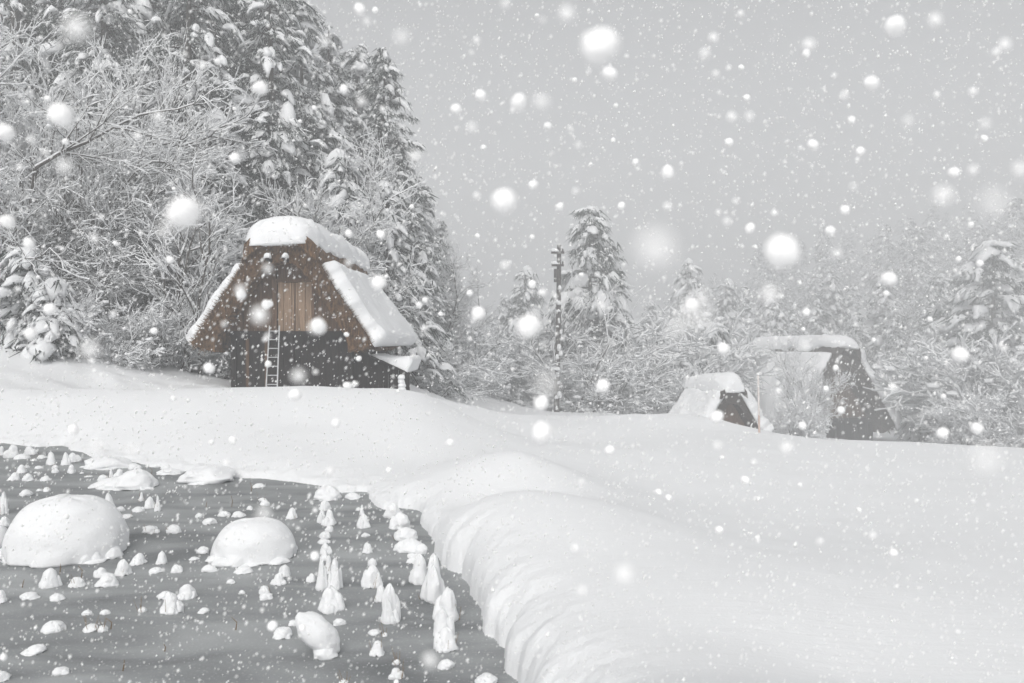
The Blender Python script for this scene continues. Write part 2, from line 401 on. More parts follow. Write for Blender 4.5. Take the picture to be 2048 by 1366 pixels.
def ridge_snow(name, hw, zb, zt, v0, v1, seed, mat, parent, sag=0.16, taper=0.0):
    na, nv = 28, 70
    th = np.linspace(-0.12, np.pi + 0.12, na)[:, None]; v = (0.5 - 0.5 * np.cos(np.pi * np.linspace(0, 1, nv)))[None, :]
    # ends rounded
    q = np.clip(np.minimum(v * (v1 - v0) / 1.5, (1 - v) * (v1 - v0) / 0.8), 0, 1); e = np.maximum((1 - (1 - q) ** 2.3) ** (1 / 2.3), 0.02)
    Vv = v0 + (v1 - v0) * v + 0 * th
    nz = fbm(np.cos(th) * 2 + seed, Vv * 0.8, np.sin(th) * 2, oct=3)
    rr_ = 1 + 0.07 * nz
    c, s_ = np.cos(th), np.sin(th)
    U = hw * np.sign(c) * np.abs(c) ** 0.85 * rr_ * (0.42 + 0.58 * e)
    low = 0.16 * fbm(Vv * 1.8, np.sign(c) * 3 + seed, 0.5, oct=3) * (np.abs(c) > 0.6)
    Z = zb + low + (zt - zb) * (1 - taper * v ** 1.6) * np.where(s_ > 0, np.abs(s_) ** 0.8, s_) * rr_ * e - sag * np.abs(c) ** 3
    V = np.stack([U, Vv, Z], -1).reshape(-1, 3); g = np.arange(na * nv).reshape(na, nv)
    F = [np.stack([g[:-1, :-1].ravel(), g[:-1, 1:].ravel(), g[1:, 1:].ravel(), g[1:, :-1].ravel()], 1)]
    F.append(np.stack([g[-1, :-1], g[-1, 1:], g[0, 1:], g[0, :-1]], 1))
    o = mesh_np(name, V, [np.concatenate(F)], mat, parent)
    me = o.data; import bmesh as _b
    bm = _b.new(); bm.from_mesh(me); _b.ops.holes_fill(bm, edges=bm.edges, sides=0); _b.ops.recalc_face_normals(bm, faces=bm.faces); bm.to_mesh(me); bm.free()
    return o

OUTER_ = [(-2.95, 1.75), (-1.15, 4.45), (-0.5, 5.05), (0, 5.2), (0.5, 5.05), (1.15, 4.45), (2.95, 1.75)]
INNER = [(2.2, 1.43), (2.08, 2.0), (0.85, 3.92), (0.45, 4.32), (0, 4.42), (-0.45, 4.32), (-0.85, 3.92), (-2.08, 2.0), (-2.2, 1.43)]
def in_z(u):
    q = sorted([p for p in INNER[1:-1]]); return float(np.interp(u, [a for a, b in q], [b for a, b in q]))

def lump(size, seed, lvl=2, rough=0.16, flat=0.25):
    V, F = ICO1 if lvl == 1 else ICO2 if lvl == 2 else ICO3
    d = 1 + rough * fbm(V[:, 0] * 1.6 + seed, V[:, 1] * 1.6, V[:, 2] * 1.6 + seed, oct=3)
    P = V * d[:, None]; P[:, 2] = np.where(P[:, 2] < -flat, -flat + (P[:, 2] + flat) * 0.15, P[:, 2]); P[:, 2] += flat
    return P * np.array(size), F

def make_hut(loc, rz, scale, depth, label, group, detail=True, snow_t=0.38, ridge_t=0.82, thatch='thatch', seed=1.0, capw=1.0):
    OUTER = OUTER_ if detail else [(-2.95, 1.75), (-0.62, 5.2), (-0.3, 5.42), (0, 5.47), (0.3, 5.42), (0.62, 5.2), (2.95, 1.75)]
    zup = 0.0 if detail else 0.42
    root = empty('thatched_hut', loc, rz, scale); tag(root, label, 'hut', group)
    rs = random.Random(int(seed * 100))
    th = M[thatch]
    fr = []
    O = resample(OUTER, 0.05)
    for v in np.arange(0, depth, 0.035):                      # straw ends along both eaves
        for sgn in (-1, 1):
            u = sgn * rs.uniform(2.25, 2.95); z = 1.43 + (abs(u) - 2.2) * 0.43
            l = rs.uniform(0.05, 0.16); dx = rs.uniform(-.02, .06) * sgn
            fr.append([(u - .012, v, z + .03), (u + .012, v + .01, z + .03), (u + dx, v + rs.uniform(-.03, .03), z - l)])
    for p in O:                                               # straw ends along the front verge
        for _ in range(5):
            n_ = np.array([p[0], (p[1] - 1.5) * 0.6]); n_ /= np.linalg.norm(n_) + 1e-6; l = rs.uniform(.02, .17)
            q = p + np.array([rs.uniform(-.04, .04), rs.uniform(-.04, .04)])
            fr.append([(q[0] - n_[0] * .05 - .012, .01, q[1] - n_[1] * .05), (q[0] - n_[0] * .05 + .012, .02, q[1] - n_[1] * .05 + .012), (q[0] + n_[0] * l, rs.uniform(-.08, .05), q[1] + n_[1] * l)])
    cen = np.array([0, 2.2])
    for _ in range(2600):                                     # loose straw lying on the cut end of the thatch
        j = rs.randrange(len(O)); k = rs.uniform(.02, .8); o_ = O[j]; du_ = np.array([-np.sign(o_[0]) * .85 if abs(o_[0]) > .2 else 0, -.52])
        q = o_ + du_ * k * .72; dd = np.array([np.sign(o_[0]) * .83, .55]) if abs(o_[0]) > .3 else np.array([rs.uniform(-.4, .4), 1.0])
        if rs.random() < .45: dd = np.array([np.sign(o_[0]) * .55, -.83]) if abs(o_[0]) > .3 else dd
        l = rs.uniform(.08, .26); w_ = np.array([-dd[1], dd[0]]) * rs.uniform(.008, .016); e_ = q + dd * l + np.array([rs.uniform(-.04, .04), rs.uniform(-.04, .04)])
        fr.append([(q[0] - w_[0], -.03, q[1] - w_[1]), (q[0] + w_[0], -.04, q[1] + w_[1]), (e_[0], -.04 - rs.uniform(0, .09), e_[1])])
    roof = prism_object('thatch_roof', np.array(OUTER + INNER), 0, depth, 70, 0.035, seed, th, root, fr)
    capP = np.array([(-1.2, 4.42), (-1.12, 4.95), (-0.9, 5.2), (-0.4, 5.33), (0.4, 5.33), (0.9, 5.2), (1.12, 4.95), (1.2, 4.42), (1.0, 4.58), (0.5, 5.0), (0, 5.12), (-0.5, 5.0), (-1.0, 4.58)]) * (capw, 1) + (0, zup)
    cfr = []
    for _ in range(420):
        u = rs.uniform(-1.15, 1.15); z = zup + 5.32 - 0.35 * (abs(u) / 1.15) ** 3; u *= capw; k = rs.uniform(0.0, 0.30)
        cfr.append([(u - .014, -.24, z - k), (u + .014, -.24, z - k), (u + rs.uniform(-.05, .05), -.27 - rs.uniform(0, .06), z - k - rs.uniform(.06, .2))])
    for v in np.arange(-.2, depth, 0.03):
        for sgn in (-1, 1):
            u = sgn * 1.2 * capw; cfr.append([(u, v, zup + 4.55), (u, v + .03, zup + 4.55), (u + sgn * rs.uniform(.0, .09), v + .01, zup + 4.42 - rs.uniform(.02, .14))])
    prism_object('ridge_thatch', capP, -0.25, depth + 0.15, 60, 0.03, seed + 5, th, root, cfr)
    nzf = lambda s0, amp: (lambda ss: amp * noise3(ss * 2.3 + s0, s0, 0.3) + amp * 0.6 * noise3(ss * 6 + s0, s0, 1.3))
    f0, f1 = nzf(seed, .15), nzf(seed + 4, .26)
    tu, tz = (1.24, 4.32) if detail else (0.62, 5.2)
    right = [(tu, tz), (2.95, 1.75), (3.03, 1.62)]
    left = [(-tu, tz), (-2.95, 1.75), (-3.0, 1.66)]
    slab('roof_snow', right, lambda s: (0.10 if detail else -.12) + f0(s), lambda s: depth - .05 + f1(s) + .16 * s, snow_t * 1.15, seed, M['cap'], root, flare=snow_t * .25, rim=.3 if detail else .15)
    slab('roof_snow', left, lambda s: 0.06 + f1(s) * .5, lambda s: depth - .02 + f0(s), snow_t * .85, seed + 9, M['cap'], root, flare=snow_t * .3)
    ridge_snow('ridge_snow', 1.27 * capw, 5.2 + zup, 5.2 + zup + ridge_t, -0.42, depth + 0.35, seed, M['cap'], root, taper=0.0 if detail else .45)
    # gable boards
    g = MB(); pw = 0.155
    for u in np.arange(-1.95, 2.0, pw):
        z1 = min(in_z(u), in_z(u + pw)) + 0.12
        if detail and -0.36 < u + pw / 2 < 0.84: z1 = 0
        lo = 2.12
        if z1 > lo + .05: g.box((u + pw / 2, 0.78 + rs.uniform(-.012, .012), (lo + z1) / 2), (pw - .012, 0.04, z1 - lo))
    if detail:
        for u in np.arange(-.36, .84, pw):
            g.box((u + pw / 2, 0.79, 4.1), (pw - .012, .04, max(.1, in_z(u) + .1 - 3.82)))
    g.build('gable_boards', M['oldwood'], root)
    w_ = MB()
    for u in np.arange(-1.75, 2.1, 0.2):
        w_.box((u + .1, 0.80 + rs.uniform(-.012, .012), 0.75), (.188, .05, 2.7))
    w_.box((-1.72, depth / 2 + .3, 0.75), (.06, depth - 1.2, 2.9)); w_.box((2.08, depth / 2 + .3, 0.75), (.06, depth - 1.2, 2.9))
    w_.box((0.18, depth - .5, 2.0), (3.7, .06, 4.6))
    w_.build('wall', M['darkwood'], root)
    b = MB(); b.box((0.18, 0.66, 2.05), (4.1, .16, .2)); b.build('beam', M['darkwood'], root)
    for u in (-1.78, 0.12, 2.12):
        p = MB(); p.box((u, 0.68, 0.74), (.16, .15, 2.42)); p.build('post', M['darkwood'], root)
    if detail:
        d = empty('loft_door', (0, 0, 0)); d.parent = root
        dm = MB()
        x = -0.33
        for wd_ in (.19, .27, .21, .25, .22):
            dm.box((x + wd_ / 2, 0.76 + rs.uniform(-.01, .01), 2.96), (wd_ - .014, .045, 1.66 + rs.uniform(-.05, .05))); x += wd_
        dm.build('door_boards', M['paleboard'], d)
        fm = MB(); fm.box((-.39, .73, 2.96), (.08, .10, 1.70)); fm.box((.87, .73, 2.96), (.08, .10, 1.70)); fm.box((.24, .73, 3.85), (1.34, .11, .09)); fm.box((.24, .725, 2.95), (.04, .03, 1.6))
        fm.build('door_frame', M['oldwood'], d)
        pl = MB(); pl.box((-1.35, .74, .75), (.10, .05, 2.3)); pl.box((-.72, .74, .75), (.09, .05, 2.4)); pl.build('wall_batten', M['oldwood'], root)
        for u in (-.37, .2):
            be = MB(); be.tube([(u, .5, 4.42), (u, -.38, 4.47)], [.07, .065], 10); bo = be.build('beam_end', M['darkwood'], root, True)
            V, F = lump((.11, .17, .13), u * 9 + 3); s_ = MB(); s_.add(V + (u, -.27, 4.5), F); s_.build('snow_lump', M['cap'], bo, True)
        # lean-to on the right side
        lt = empty('lean_to', (0, 0, 0)); lt.parent = root
        q = MB()
        for u in np.arange(2.16, 3.66, .17): q.box((u + .08, 0.95 + rs.uniform(-.01, .01), (1.52 - (u - 2.1) * .44 - .6) / 2), (.16, .04, 1.52 - (u - 2.1) * .44 + .6))
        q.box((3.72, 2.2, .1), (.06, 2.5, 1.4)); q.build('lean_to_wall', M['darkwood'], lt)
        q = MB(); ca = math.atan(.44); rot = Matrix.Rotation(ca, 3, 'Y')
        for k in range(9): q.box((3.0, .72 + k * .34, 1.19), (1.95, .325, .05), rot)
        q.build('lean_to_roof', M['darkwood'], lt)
        slab('lean_to_snow', [(2.75, 1.335), (3.35, 1.07), (3.95, 0.81), (4.02, .76)], lambda s: .9 - .25 * np.clip(s - .5, 0, 1) + .05 * noise3(s * 4, 1, 2), lambda s: 3.5 + 0 * s, .10, 4.2, M['cap'], lt, na=24, nv=30, rim=.3, flare=.55)
        q = MB(); q.tube([(3.86, .62, -.9), (3.86, .66, .8)], .06, 8); po = q.build('lean_to_post', M['pole'], lt, True)
        q = MB()
        for k in range(9):
            V, F = lump((.11 + .03 * rs.random(), .1, .13), k * 3.1, 1); q.add(V + (3.87 + rs.uniform(-.04, .06), .56, .55 - k * .13), F)
        q.build('post_snow', M['cap'], po, True)
    return root

hutx = (562.6 - 1024) / FPX * 26
make_hut((hutx, 26, 0), 0, 1.0, 9.0, 'steep brown thatched hut with a boarded loft door, standing behind the snow bank', 'thatched huts in the snow')
lad = empty('ladder', (hutx, 26, 0)); tag(lad, 'light metal ladder leaning upright against the dark front of the brown hut', 'ladder')
bt, tp = np.array((-.06, -.95, -.35)), np.array((-.38, .52, 2.32))
for dx in (-.165, .165):
    q = MB(); q.tube([bt + (dx * 1.1, 0, 0), tp + (dx, 0, 0)], .022, 8); q.build('rail', M['metal'], lad, True)
for k in range(9):
    f = (k + .7) / 9.3; c = bt + (tp - bt) * f; q = MB(); q.tube([c + (-.17, 0, 0), c + (.17, 0, 0)], .017, 6); ro = q.build('rung', M['metal'], lad, True)
p2 = at(1690, 690, 75)
make_hut((p2.x, p2.y, 1.55 - 5.65 * 2.03), R(19), 2.03, 9.0, 'large grey thatched hut half hidden behind a snow-covered shrub, its roof thick with snow', 'thatched huts in the snow', False, .42, .5, 'thatch_grey', 3.3, .6)
p3 = at(1466, 775, 50)
make_hut((p3.x, p3.y, p3.z - 5.7 * .8), R(20), .8, 5.2, 'small low thatched hut under a thick cap of snow beside the thin white stake', 'thatched huts in the snow', False, .75, 1.35, 'thatch_grey', 5.7, 1.0)
# utility pole and marker stake
pp = at(1117, 600, 62); zt = at(1117, 490, 62).z; zb = gz(pp.x, pp.y) - .3
up = empty('utility_pole', (pp.x, pp.y, zb)); tag(up, 'dark weathered utility pole with short cross pieces beside the snowy fir', 'utility pole')
q = MB(); q.tube([(-.18, 0, 0), (0, 0, (zt - zb) * .55), (.05, 0, zt - zb)], [.23, .2, .17], 10); q.build('shaft', M['pole'], up, True)
for k, (dz, wd_) in enumerate([(.62, 1.02), (1.6, .94)]):
    q = MB(); q.box((-.07, -.24, zt - zb - dz), (wd_, .16, .16)); ca_ = q.build('crossarm', M['pole'], up)
    for dx in (-.43, .31):
        q = MB(); q.tube([(dx, -.24, zt - zb - dz + .07), (dx, -.24, zt - zb - dz + .3)], [.075, .055], 8); q.build('insulator', M['pole'], ca_, True)
    V, F = lump((.3, .15, .2), k + 2.2); q = MB(); q.add(V + (-.3, -.24, zt - zb - dz + .08), F); q.build('snow_lump', M['cap'], ca_, True)
q = MB(); q.tube([(-.2, -.18, zt - zb - 2.9), (-.18, -.18, zt - zb - 1.9)], [.18, .2], 10); q.build('pole_band', M['pole'], up, True)
q = MB()
for k in range(26):
    V, F = lump((rng.uniform(.08, .2), rng.uniform(.09, .18), rng.uniform(.12, .38)), k * 1.7, 1); q.add(V + (rng.uniform(-.18, .24), -.2, rng.uniform(.3, zt - zb - 3.4)), F)
q.build('clinging_snow', M['cap'], up, True)
ps = at(1518, 750, 20.5); z0 = gz(ps.x, ps.y)
st = empty('marker_stake', (ps.x, ps.y, z0 - .3)); tag(st, 'thin white marker stake with a faded reddish base at the edge of the field', 'stake')
q = MB(); q.tube([(0, 0, .75), (-.02, .0, ps.z - z0 + .3)], [.026, .024], 8); q.build('stake_shaft', M['stake'], st, True)
q = MB(); q.tube([(.01, 0, 0), (0, 0, .75)], [.028, .026], 8); q.build('painted_base', M['stakered'], st, True)
V, F = lump((.04, .04, .05), 3.0); q = MB(); q.add(V + (-.02, 0, ps.z - z0 + .3), F); q.build('snow_lump', M['cap'], st, True)

# ------------------------------------------------------------------ snow-capped tufts and mounds on the pond
def blob(w_, h_, kind, seed, ns=26, nz=13):
    t = np.linspace(0, 1, nz)
    if kind == 'cone': r = (1 - t ** 2.1) ** 0.62 * (1 - .18 * np.sin(np.pi * t))
    elif kind == 'tall': r = np.where(t < .3, 1 - 1.05 * t, .685) * np.where(t > .45, (1 - ((t - .45) / .55) ** 2.0) ** .6, 1)
    elif kind == 'finger': r = (0.82 + .18 * np.cos(t * 5)) * (1 - t ** 2.6) ** .62
    elif kind == 'rock': r = (1 - t ** 2.3) ** (1 / 2.7)
    else: r = (1 - t ** 2) ** 0.5
    if kind != 'rock': r[0] *= .86
    else: r[0] *= .97
    a = np.arange(ns) * 2 * np.pi / ns
    Tt, Aa = np.meshgrid(t, a, indexing='ij')
    amp = {'rock': .05, 'flat': .2, 'dome': .2, 'cone': .2, 'tall': .2, 'finger': .16}[kind]
    d = 1 + amp * fbm(np.cos(Aa) * 1.5 + seed, np.sin(Aa) * 1.5, Tt * 2.4 + seed * .7, oct=2)
    rim = 1 + 0.13 * np.maximum(0, 1 - Tt * 4) * noise3(np.cos(Aa) * 5 + seed, np.sin(Aa) * 5, seed)
    Rr = r[:, None] * d * rim
    lx, ly = 0.25 * noise3(seed, 1.3, 0.2), 0.2 * noise3(seed, 7.3, 0.2)
    if kind == 'rock': lx = ly = 0
    X = w_ / 2 * (Rr * np.cos(Aa) + lx * Tt); Y = w_ / 2 * (Rr * np.sin(Aa) * .9 + ly * Tt)
    Z = h_ * Tt + np.where(Tt < .05, 0.012 * noise3(np.cos(Aa) * 5, np.sin(Aa) * 5, seed) - .002, (.025 if kind == 'rock' else .06) * h_ * fbm(np.cos(Aa) * 2 + seed, np.sin(Aa) * 2, Tt * 4, oct=2))
    V = np.stack([X, Y, Z], -1).reshape(-1, 3)
    g = np.arange(nz * ns).reshape(nz, ns); gn = np.roll(g, -1, 1)
    F = np.stack([g[:-1].ravel(), gn[:-1].ravel(), gn[1:].ravel(), g[1:].ravel()], 1)
    return V, F

def straws(n_, w_, h_, seed):
    r_ = random.Random(int(seed * 1000)); q = MB()
    for _ in range(n_):
        a = r_.uniform(0, 6.28); rr_ = w_ * r_.uniform(.2, .52); x, y = rr_ * math.cos(a), -abs(rr_ * math.sin(a)) * .9
        l = r_.uniform(.03, .11); dx, dy = r_.uniform(-.04, .04), r_.uniform(-.03, .03)
        q.tube([(x, y, -.02), (x + dx, y + dy, l)], [.0022, .001], 3, False)
    return q

def place_tuft(cx, by, wp, hp, kind, label, parts=None, name='snow_tuft', cat='snow tuft', group='snow-capped tufts on the pond', straw=None, seed=0.0):
    D = EYE * FPX / (by - 683); wm = wp / FPX * D; hm = hp / FPX * D
    H = max(hm - wm * .5 * EYE / D * .9, hm * .45)
    Yc = D + wm * .40; X = (cx - 1024) / FPX * Yc
    root = empty(name, (X, Yc, 0)); tag(root, label, cat, group)
    big = wp > 120
    V, F = blob(wm, H, kind, seed, 96 if big else 40, 44 if big else 22)
    q = MB(); q.add(V, F); r_ = random.Random(int(seed * 977))
    if name == 'snow_tuft' and wp > 14:                       # smaller clods merging into the main one
        for j in range(r_.choice((1, 2, 2, 3)) + (2 if kind in ('tall', 'finger') else 0)):
            a_ = r_.uniform(0, 6.28); f_ = r_.uniform(.35, .68); hk = r_.uniform(.35, .8) if kind in ('cone', 'tall', 'finger') else r_.uniform(.5, .9)
            V, F = blob(wm * f_, H * hk, r_.choice(('dome', 'cone')), seed + j * 3.7 + .4, 28, 14)
            q.add(V + (wm * .34 * math.cos(a_), wm * .30 * math.sin(a_), 0), F)
    elif name == 'snow_mound':                                # broken rim where the snow meets the ice
        for j in range(10 if big else 5):
            a_ = r_.uniform(3.3, 6.1); f_ = r_.uniform(.06, .2)
            V, F = blob(wm * f_ * 1.5, H * r_.uniform(.06, .2), 'flat', seed + j * 2.9 + .7, 18, 9)
            q.add(V + (wm * .47 * math.cos(a_), wm * .42 * math.sin(a_), 0), F)
    q.build('snow_cap', M['cap'], root, True)
    if straw is None: straw = 3 if noise3(seed, 3.3, 1.1) > 0.2 else 0
    if straw and name == 'snow_tuft':
        straws(straw, wm, H, seed).build('straw', M['straw'], root)
    return root
zA = lambda x, y: (x * .3705, 860 + y * .3705)
zB = lambda x, y: (500 + x * .3411, 900 + y * .3411)
#TUFTDATA
TA = [
 (65,152,75,75,'cone','pointed snow tuft at the far left corner of the pond'),
 (160,136,62,48,'cone','low pointed snow tuft joined to the far bank at the pond corner'),
 (122,158,76,30,'flat','flat snow pad just in front of the pointed tuft in the far pond corner'),
 (8,138,34,52,'cone','snow tuft cut by the left picture edge in the far pond corner'),
 (183,168,30,14,'flat','tiny snow pad between two pointed tufts near the far pond edge'),
 (225,156,46,22,'flat','small flat snow pad close to the far bank left of the tall cone'),
 (275,191,56,72,'cone','tall narrow snow cone near the far bank left of the twin peaks'),
 (355,192,50,72,'cone','sharp snow peak, front one of the twin peaks near the far bank'),
 (394,177,66,54,'cone','broad snow peak, rear one of the twin peaks near the far bank'),
 (210,210,38,17,'flat','small snow pad left of the rounded bump below the tall narrow cone'),
 (297,212,36,24,'dome','rounded snow bump just below the tall narrow cone'),
 (300,232,36,24,'dome','rounded snow bump in front of the bump below the tall narrow cone'),
 (193,234,22,10,'flat','tiniest snow pad left of the pair of rounded bumps'),
 (116,235,54,48,'cone','snow cone in the far row left of the middle pads'),
 (145,204,30,14,'flat','thin snow pad touching the back of a far cone'),
 (386,235,46,48,'cone','stubby snow cone right of the rounded bumps below the twin peaks'),
 (442,236,22,10,'flat','tiny snow pad below the wide mound by the far bank'),
 (478,256,42,12,'flat','thin flat snow pad just left of the double mound'),
 (75,276,64,46,'cone','blunt snow cone above the huge mound, nearest the left edge in its row'),
 (155,278,54,45,'cone','blunt snow cone above the huge mound, middle of its row of three'),
 (245,278,44,32,'dome','round snow knob above the huge mound, right end of its row of three'),
 (210,331,26,14,'flat','tiny snow pad directly above the crown of the huge mound'),
 (254,334,38,26,'dome','small snow knob touching the rear top of the huge mound'),
 (137,358,60,38,'dome','snow knob behind the left shoulder of the huge mound'),
 (20,456,48,124,'finger','tall snow finger with brown stems at the left picture edge'),
 (24,522,54,56,'dome','round snow ball at the left picture edge beside the huge mound'),
 (590,470,82,130,'finger','tall snow finger leaning behind the right shoulder of the huge mound'),
 (650,440,48,28,'flat','small snow pad just right of the finger behind the huge mound'),
 (683,478,68,25,'flat','flat snow pad right of the huge mound, lower of two'),
 (556,278,56,38,'dome','round snow knob behind the tail of the double mound'),
 (600,250,27,38,'cone','tiny sharp snow cone behind the double mound'),
 (645,275,58,66,'cone','plump snow cone behind the saddle of the double mound'),
 (723,215,62,36,'dome','snow knob at the right end of the wide far mound'),
 (850,202,72,24,'flat','flat snow pad along the far pond edge'),
 (897,210,56,22,'flat','small snow pad against the far bank beside the broad ledge mound'),
 (763,386,27,50,'finger','thin snow finger with bare stems right of the double mound'),
 (809,426,60,66,'cone','snow cone paired with a thin snow finger below the double mound'),
 (851,440,32,86,'finger','thin upright snow finger beside the paired cone below the double mound'),
 (746,445,64,32,'dome','low snow knob left of the paired cone and finger'),
 (813,560,78,46,'dome','snow bump alone on open ice between the huge and the smaller mound, left one'),
 (940,560,86,52,'dome','humped snow bump between the huge and the smaller mound, right one'),
 (1073,474,40,26,'dome','small snow knob on the ice left of the line above the smaller mound'),
 (1130,512,72,38,'dome','snow knob close to the upper left of the smaller mound'),
 (1210,468,68,32,'dome','low snow knob above the smaller mound, left of two'),
 (1287,472,68,34,'dome','low snow knob above the smaller mound, right of two'),
 (1348,433,36,24,'dome','little round snow knob farthest above the smaller mound'),
 (1095,670,68,42,'dome','snow knob just left of the foot of the smaller mound'),
 (1048,703,47,19,'flat','small flat snow pad left of the smaller mound'),
 (1130,768,76,42,'dome','snow knob at the lower left foot of the smaller mound'),
 (1316,778,87,48,'dome','snow knob in front of the smaller mound'),
 (1247,832,44,28,'dome','tiny snow knob below the front of the smaller mound'),
 (1307,888,36,24,'dome','tiny snow knob low on the ice below the smaller mound'),
 (750,730,82,66,'cone','snow cone right of the foot of the huge mound'),
 (872,727,60,74,'cone','narrow snow cone standing between the two rounded mounds'),
 (842,775,72,34,'flat','slanting snow pad below the narrow cone between the mounds'),
 (954,772,54,46,'dome','round snow knob midway between the two rounded mounds'),
 (660,790,84,94,'cone','tall blunt snow cone touching the right foot of the huge mound'),
 (577,852,120,84,'cone','broad snow cone in front of the huge mound'),
 (545,797,70,56,'cone','smaller snow cone behind the broad cone in front of the huge mound'),
 (418,853,90,62,'cone','snow cone pierced by a bare stem in front of the huge mound'),
 (275,856,108,116,'cone','tallest pointed snow cone in front of the huge mound'),
 (162,918,100,44,'dome','long snow pad below the tallest pointed cone, left one'),
 (307,925,76,44,'dome','oval snow pad below the tallest pointed cone, right one'),
 (2,938,72,76,'cone','snow cone half cut by the left picture edge below the huge mound'),
 (470,1002,54,30,'dome','small snow pad on open ice, left of a matching pair'),
 (566,999,50,30,'dome','small snow pad on open ice, right of a matching pair'),
 (768,985,42,32,'dome','tiny snow knob with a brown stalk left of the heaped trio'),
 (890,915,80,46,'dome','low snow knob at the back of the heaped trio'),
 (1008,917,114,86,'cone','broad snow cone on the right of the heaped trio'),
 (920,997,108,122,'cone','tall snow cone at the front of the heaped trio'),
 (1102,992,60,34,'dome','snow knob right of the heaped trio'),
 (290,1097,120,70,'dome','large oval snow pad in the lower left of the pond'),
 (490,1092,78,46,'dome','snow pad with straw stalks, left half of the stalky double pad'),
 (553,1092,56,38,'dome','smaller right half of the stalky double pad'),
 (193,1215,112,56,'dome','slanted oval snow pad low at the left of the pond'),
 (328,1325,86,48,'dome','snow pad nearest the bottom edge on the left of the pond'),
 (8,1362,78,62,'dome','snow knob in the bottom left corner of the picture'),
]
TB = [
 (52,222,74,28,'flat','flat snow pad near the far bank above the smaller mound'),
 (70,300,46,20,'flat','thin snow pad behind a knob just above the crown of the smaller mound'),
 (88,327,54,32,'dome','snow knob just above the crown of the smaller mound'),
 (243,405,68,66,'cone','snow stump with brown stems right above the smaller mound'),
 (440,355,68,60,'dome','snow lump at the top of the left row, below the sheet by the bank'),
 (424,430,56,80,'cone','leaning left lump of the cluster near the top of the left row'),
 (466,446,78,98,'finger','fat finger of the cluster near the top of the left row'),
 (464,482,48,44,'dome','small snow knob below the cluster of the left row'),
 (442,522,66,46,'dome','snow knob in the left row above a flat pad'),
 (432,552,64,32,'flat','flat snow pad in the middle of the left row'),
 (441,616,64,72,'cone','snow cone in the left row above the tall fingers'),
 (440,652,52,42,'dome','snow knob behind the tall fingers of the left row'),
 (418,826,68,186,'finger','tall snow finger on the left of the tall group in the left row'),
 (463,725,50,106,'finger','thin snow finger squeezed in the middle of the tall group'),
 (498,822,88,186,'finger','tallest fat snow finger on the right of the tall group in the left row'),
 (473,955,146,158,'cone','wide snow cone with a spreading foot at the front of the tall group'),
 (362,776,52,52,'cone','small snow cone leaning on the left of the tall fingers'),
 (657,382,30,62,'finger','thin snow spike at the top of the middle row'),
 (670,460,74,88,'cone','snow cone below the thin spike in the middle row'),
 (636,357,32,21,'flat','tiny snow pad left of the thin spike in the middle row'),
 (676,511,44,26,'dome','tiny snow knob in the middle row between two cones'),
 (690,608,66,66,'cone','snow cone in the centre of the middle row'),
 (715,682,52,48,'dome','round snow head behind the broad cone of the middle row'),
 (716,813,114,142,'cone','broad snow cone of the middle row with a rounded head behind it'),
 (768,896,80,108,'cone','snow shoulder behind the tall hooded figure of the middle row'),
 (818,1019,114,236,'tall','tall hooded snow figure at the front of the middle row'),
 (838,402,100,92,'dome','rearmost lump of the snow chain along the bank'),
 (880,470,120,104,'dome','second lump from the rear in the snow chain along the bank'),
 (912,536,130,84,'dome','middle lump of the snow chain along the bank'),
 (944,606,150,92,'dome','wide lump of the snow chain beside the dark gap at the bank'),
 (1001,612,72,66,'dome','round snow ball on the bank side of the snow chain'),
 (952,636,62,32,'flat','flat snow pad at the front of the snow chain'),
 (957,668,72,42,'dome','small knob ahead of the tall pair by the bank'),
 (992,792,112,184,'cone','broad snow cone on the left of the tall pair by the bank'),
 (1072,892,142,285,'finger','tallest snow pillar of the tall pair by the bank'),
 (1158,1012,150,206,'tall','upper part of the large triple snow figure nearest the bank wall'),
 (1132,1102,116,184,'finger','left shoulder of the large triple snow figure nearest the bank wall'),
 (1152,1187,146,150,'cone','spreading foot of the large triple snow figure with brown stems'),
 (203,746,74,78,'cone','rear lump of the leaning pair below the smaller mound'),
 (168,797,76,78,'cone','front lump of the leaning pair below the smaller mound'),
 (84,852,66,56,'dome','upper lump of the stacked pair left of the tall group'),
 (97,878,80,42,'dome','lower lump of the stacked pair left of the tall group'),
 (255,1031,56,36,'dome','small snow pad just behind the large snow egg'),
 (193,1111,106,74,'dome','slanting snow lump left of the large snow egg'),
 (524,1031,66,44,'dome','snow pad alone on the ice right of the large snow egg'),
 (732,1086,70,34,'dome','flat snow knob below the tall hooded figure'),
 (790,1096,32,26,'dome','tiny snow ball right of the flat knob below the hooded figure'),
 (746,1212,88,94,'cone','snow stump with orange stems below the hooded figure'),
 (860,1260,44,34,'dome','little snow head above the stalky cap near the bottom edge'),
 (857,1346,86,72,'cone','snow cap with upright stalks near the bottom edge'),
 (1143,1291,97,64,'dome','rounded snow lump in front of the large triple figure'),
 (1390,1385,132,66,'dome','snow lump at the bottom edge near the foot of the bank wall'),
 (552,1375,56,28,'flat','snow scrap with orange straw on the bottom picture edge'),
]
k = 0
for T_, zz, f in ((TA, zA, .3705), (TB, zB, .3411)):
    for (x, y, wp, hp, kind, lab) in T_:
        k += 1; X_, Y_ = zz(x, y)
        sw = 5 if ('stem' in lab or 'stalk' in lab or 'straw' in lab) else None
        place_tuft(X_, Y_, wp * f, hp * f, kind, lab, straw=sw, seed=k * 1.37)
gm = 'large snow mounds on the pond'
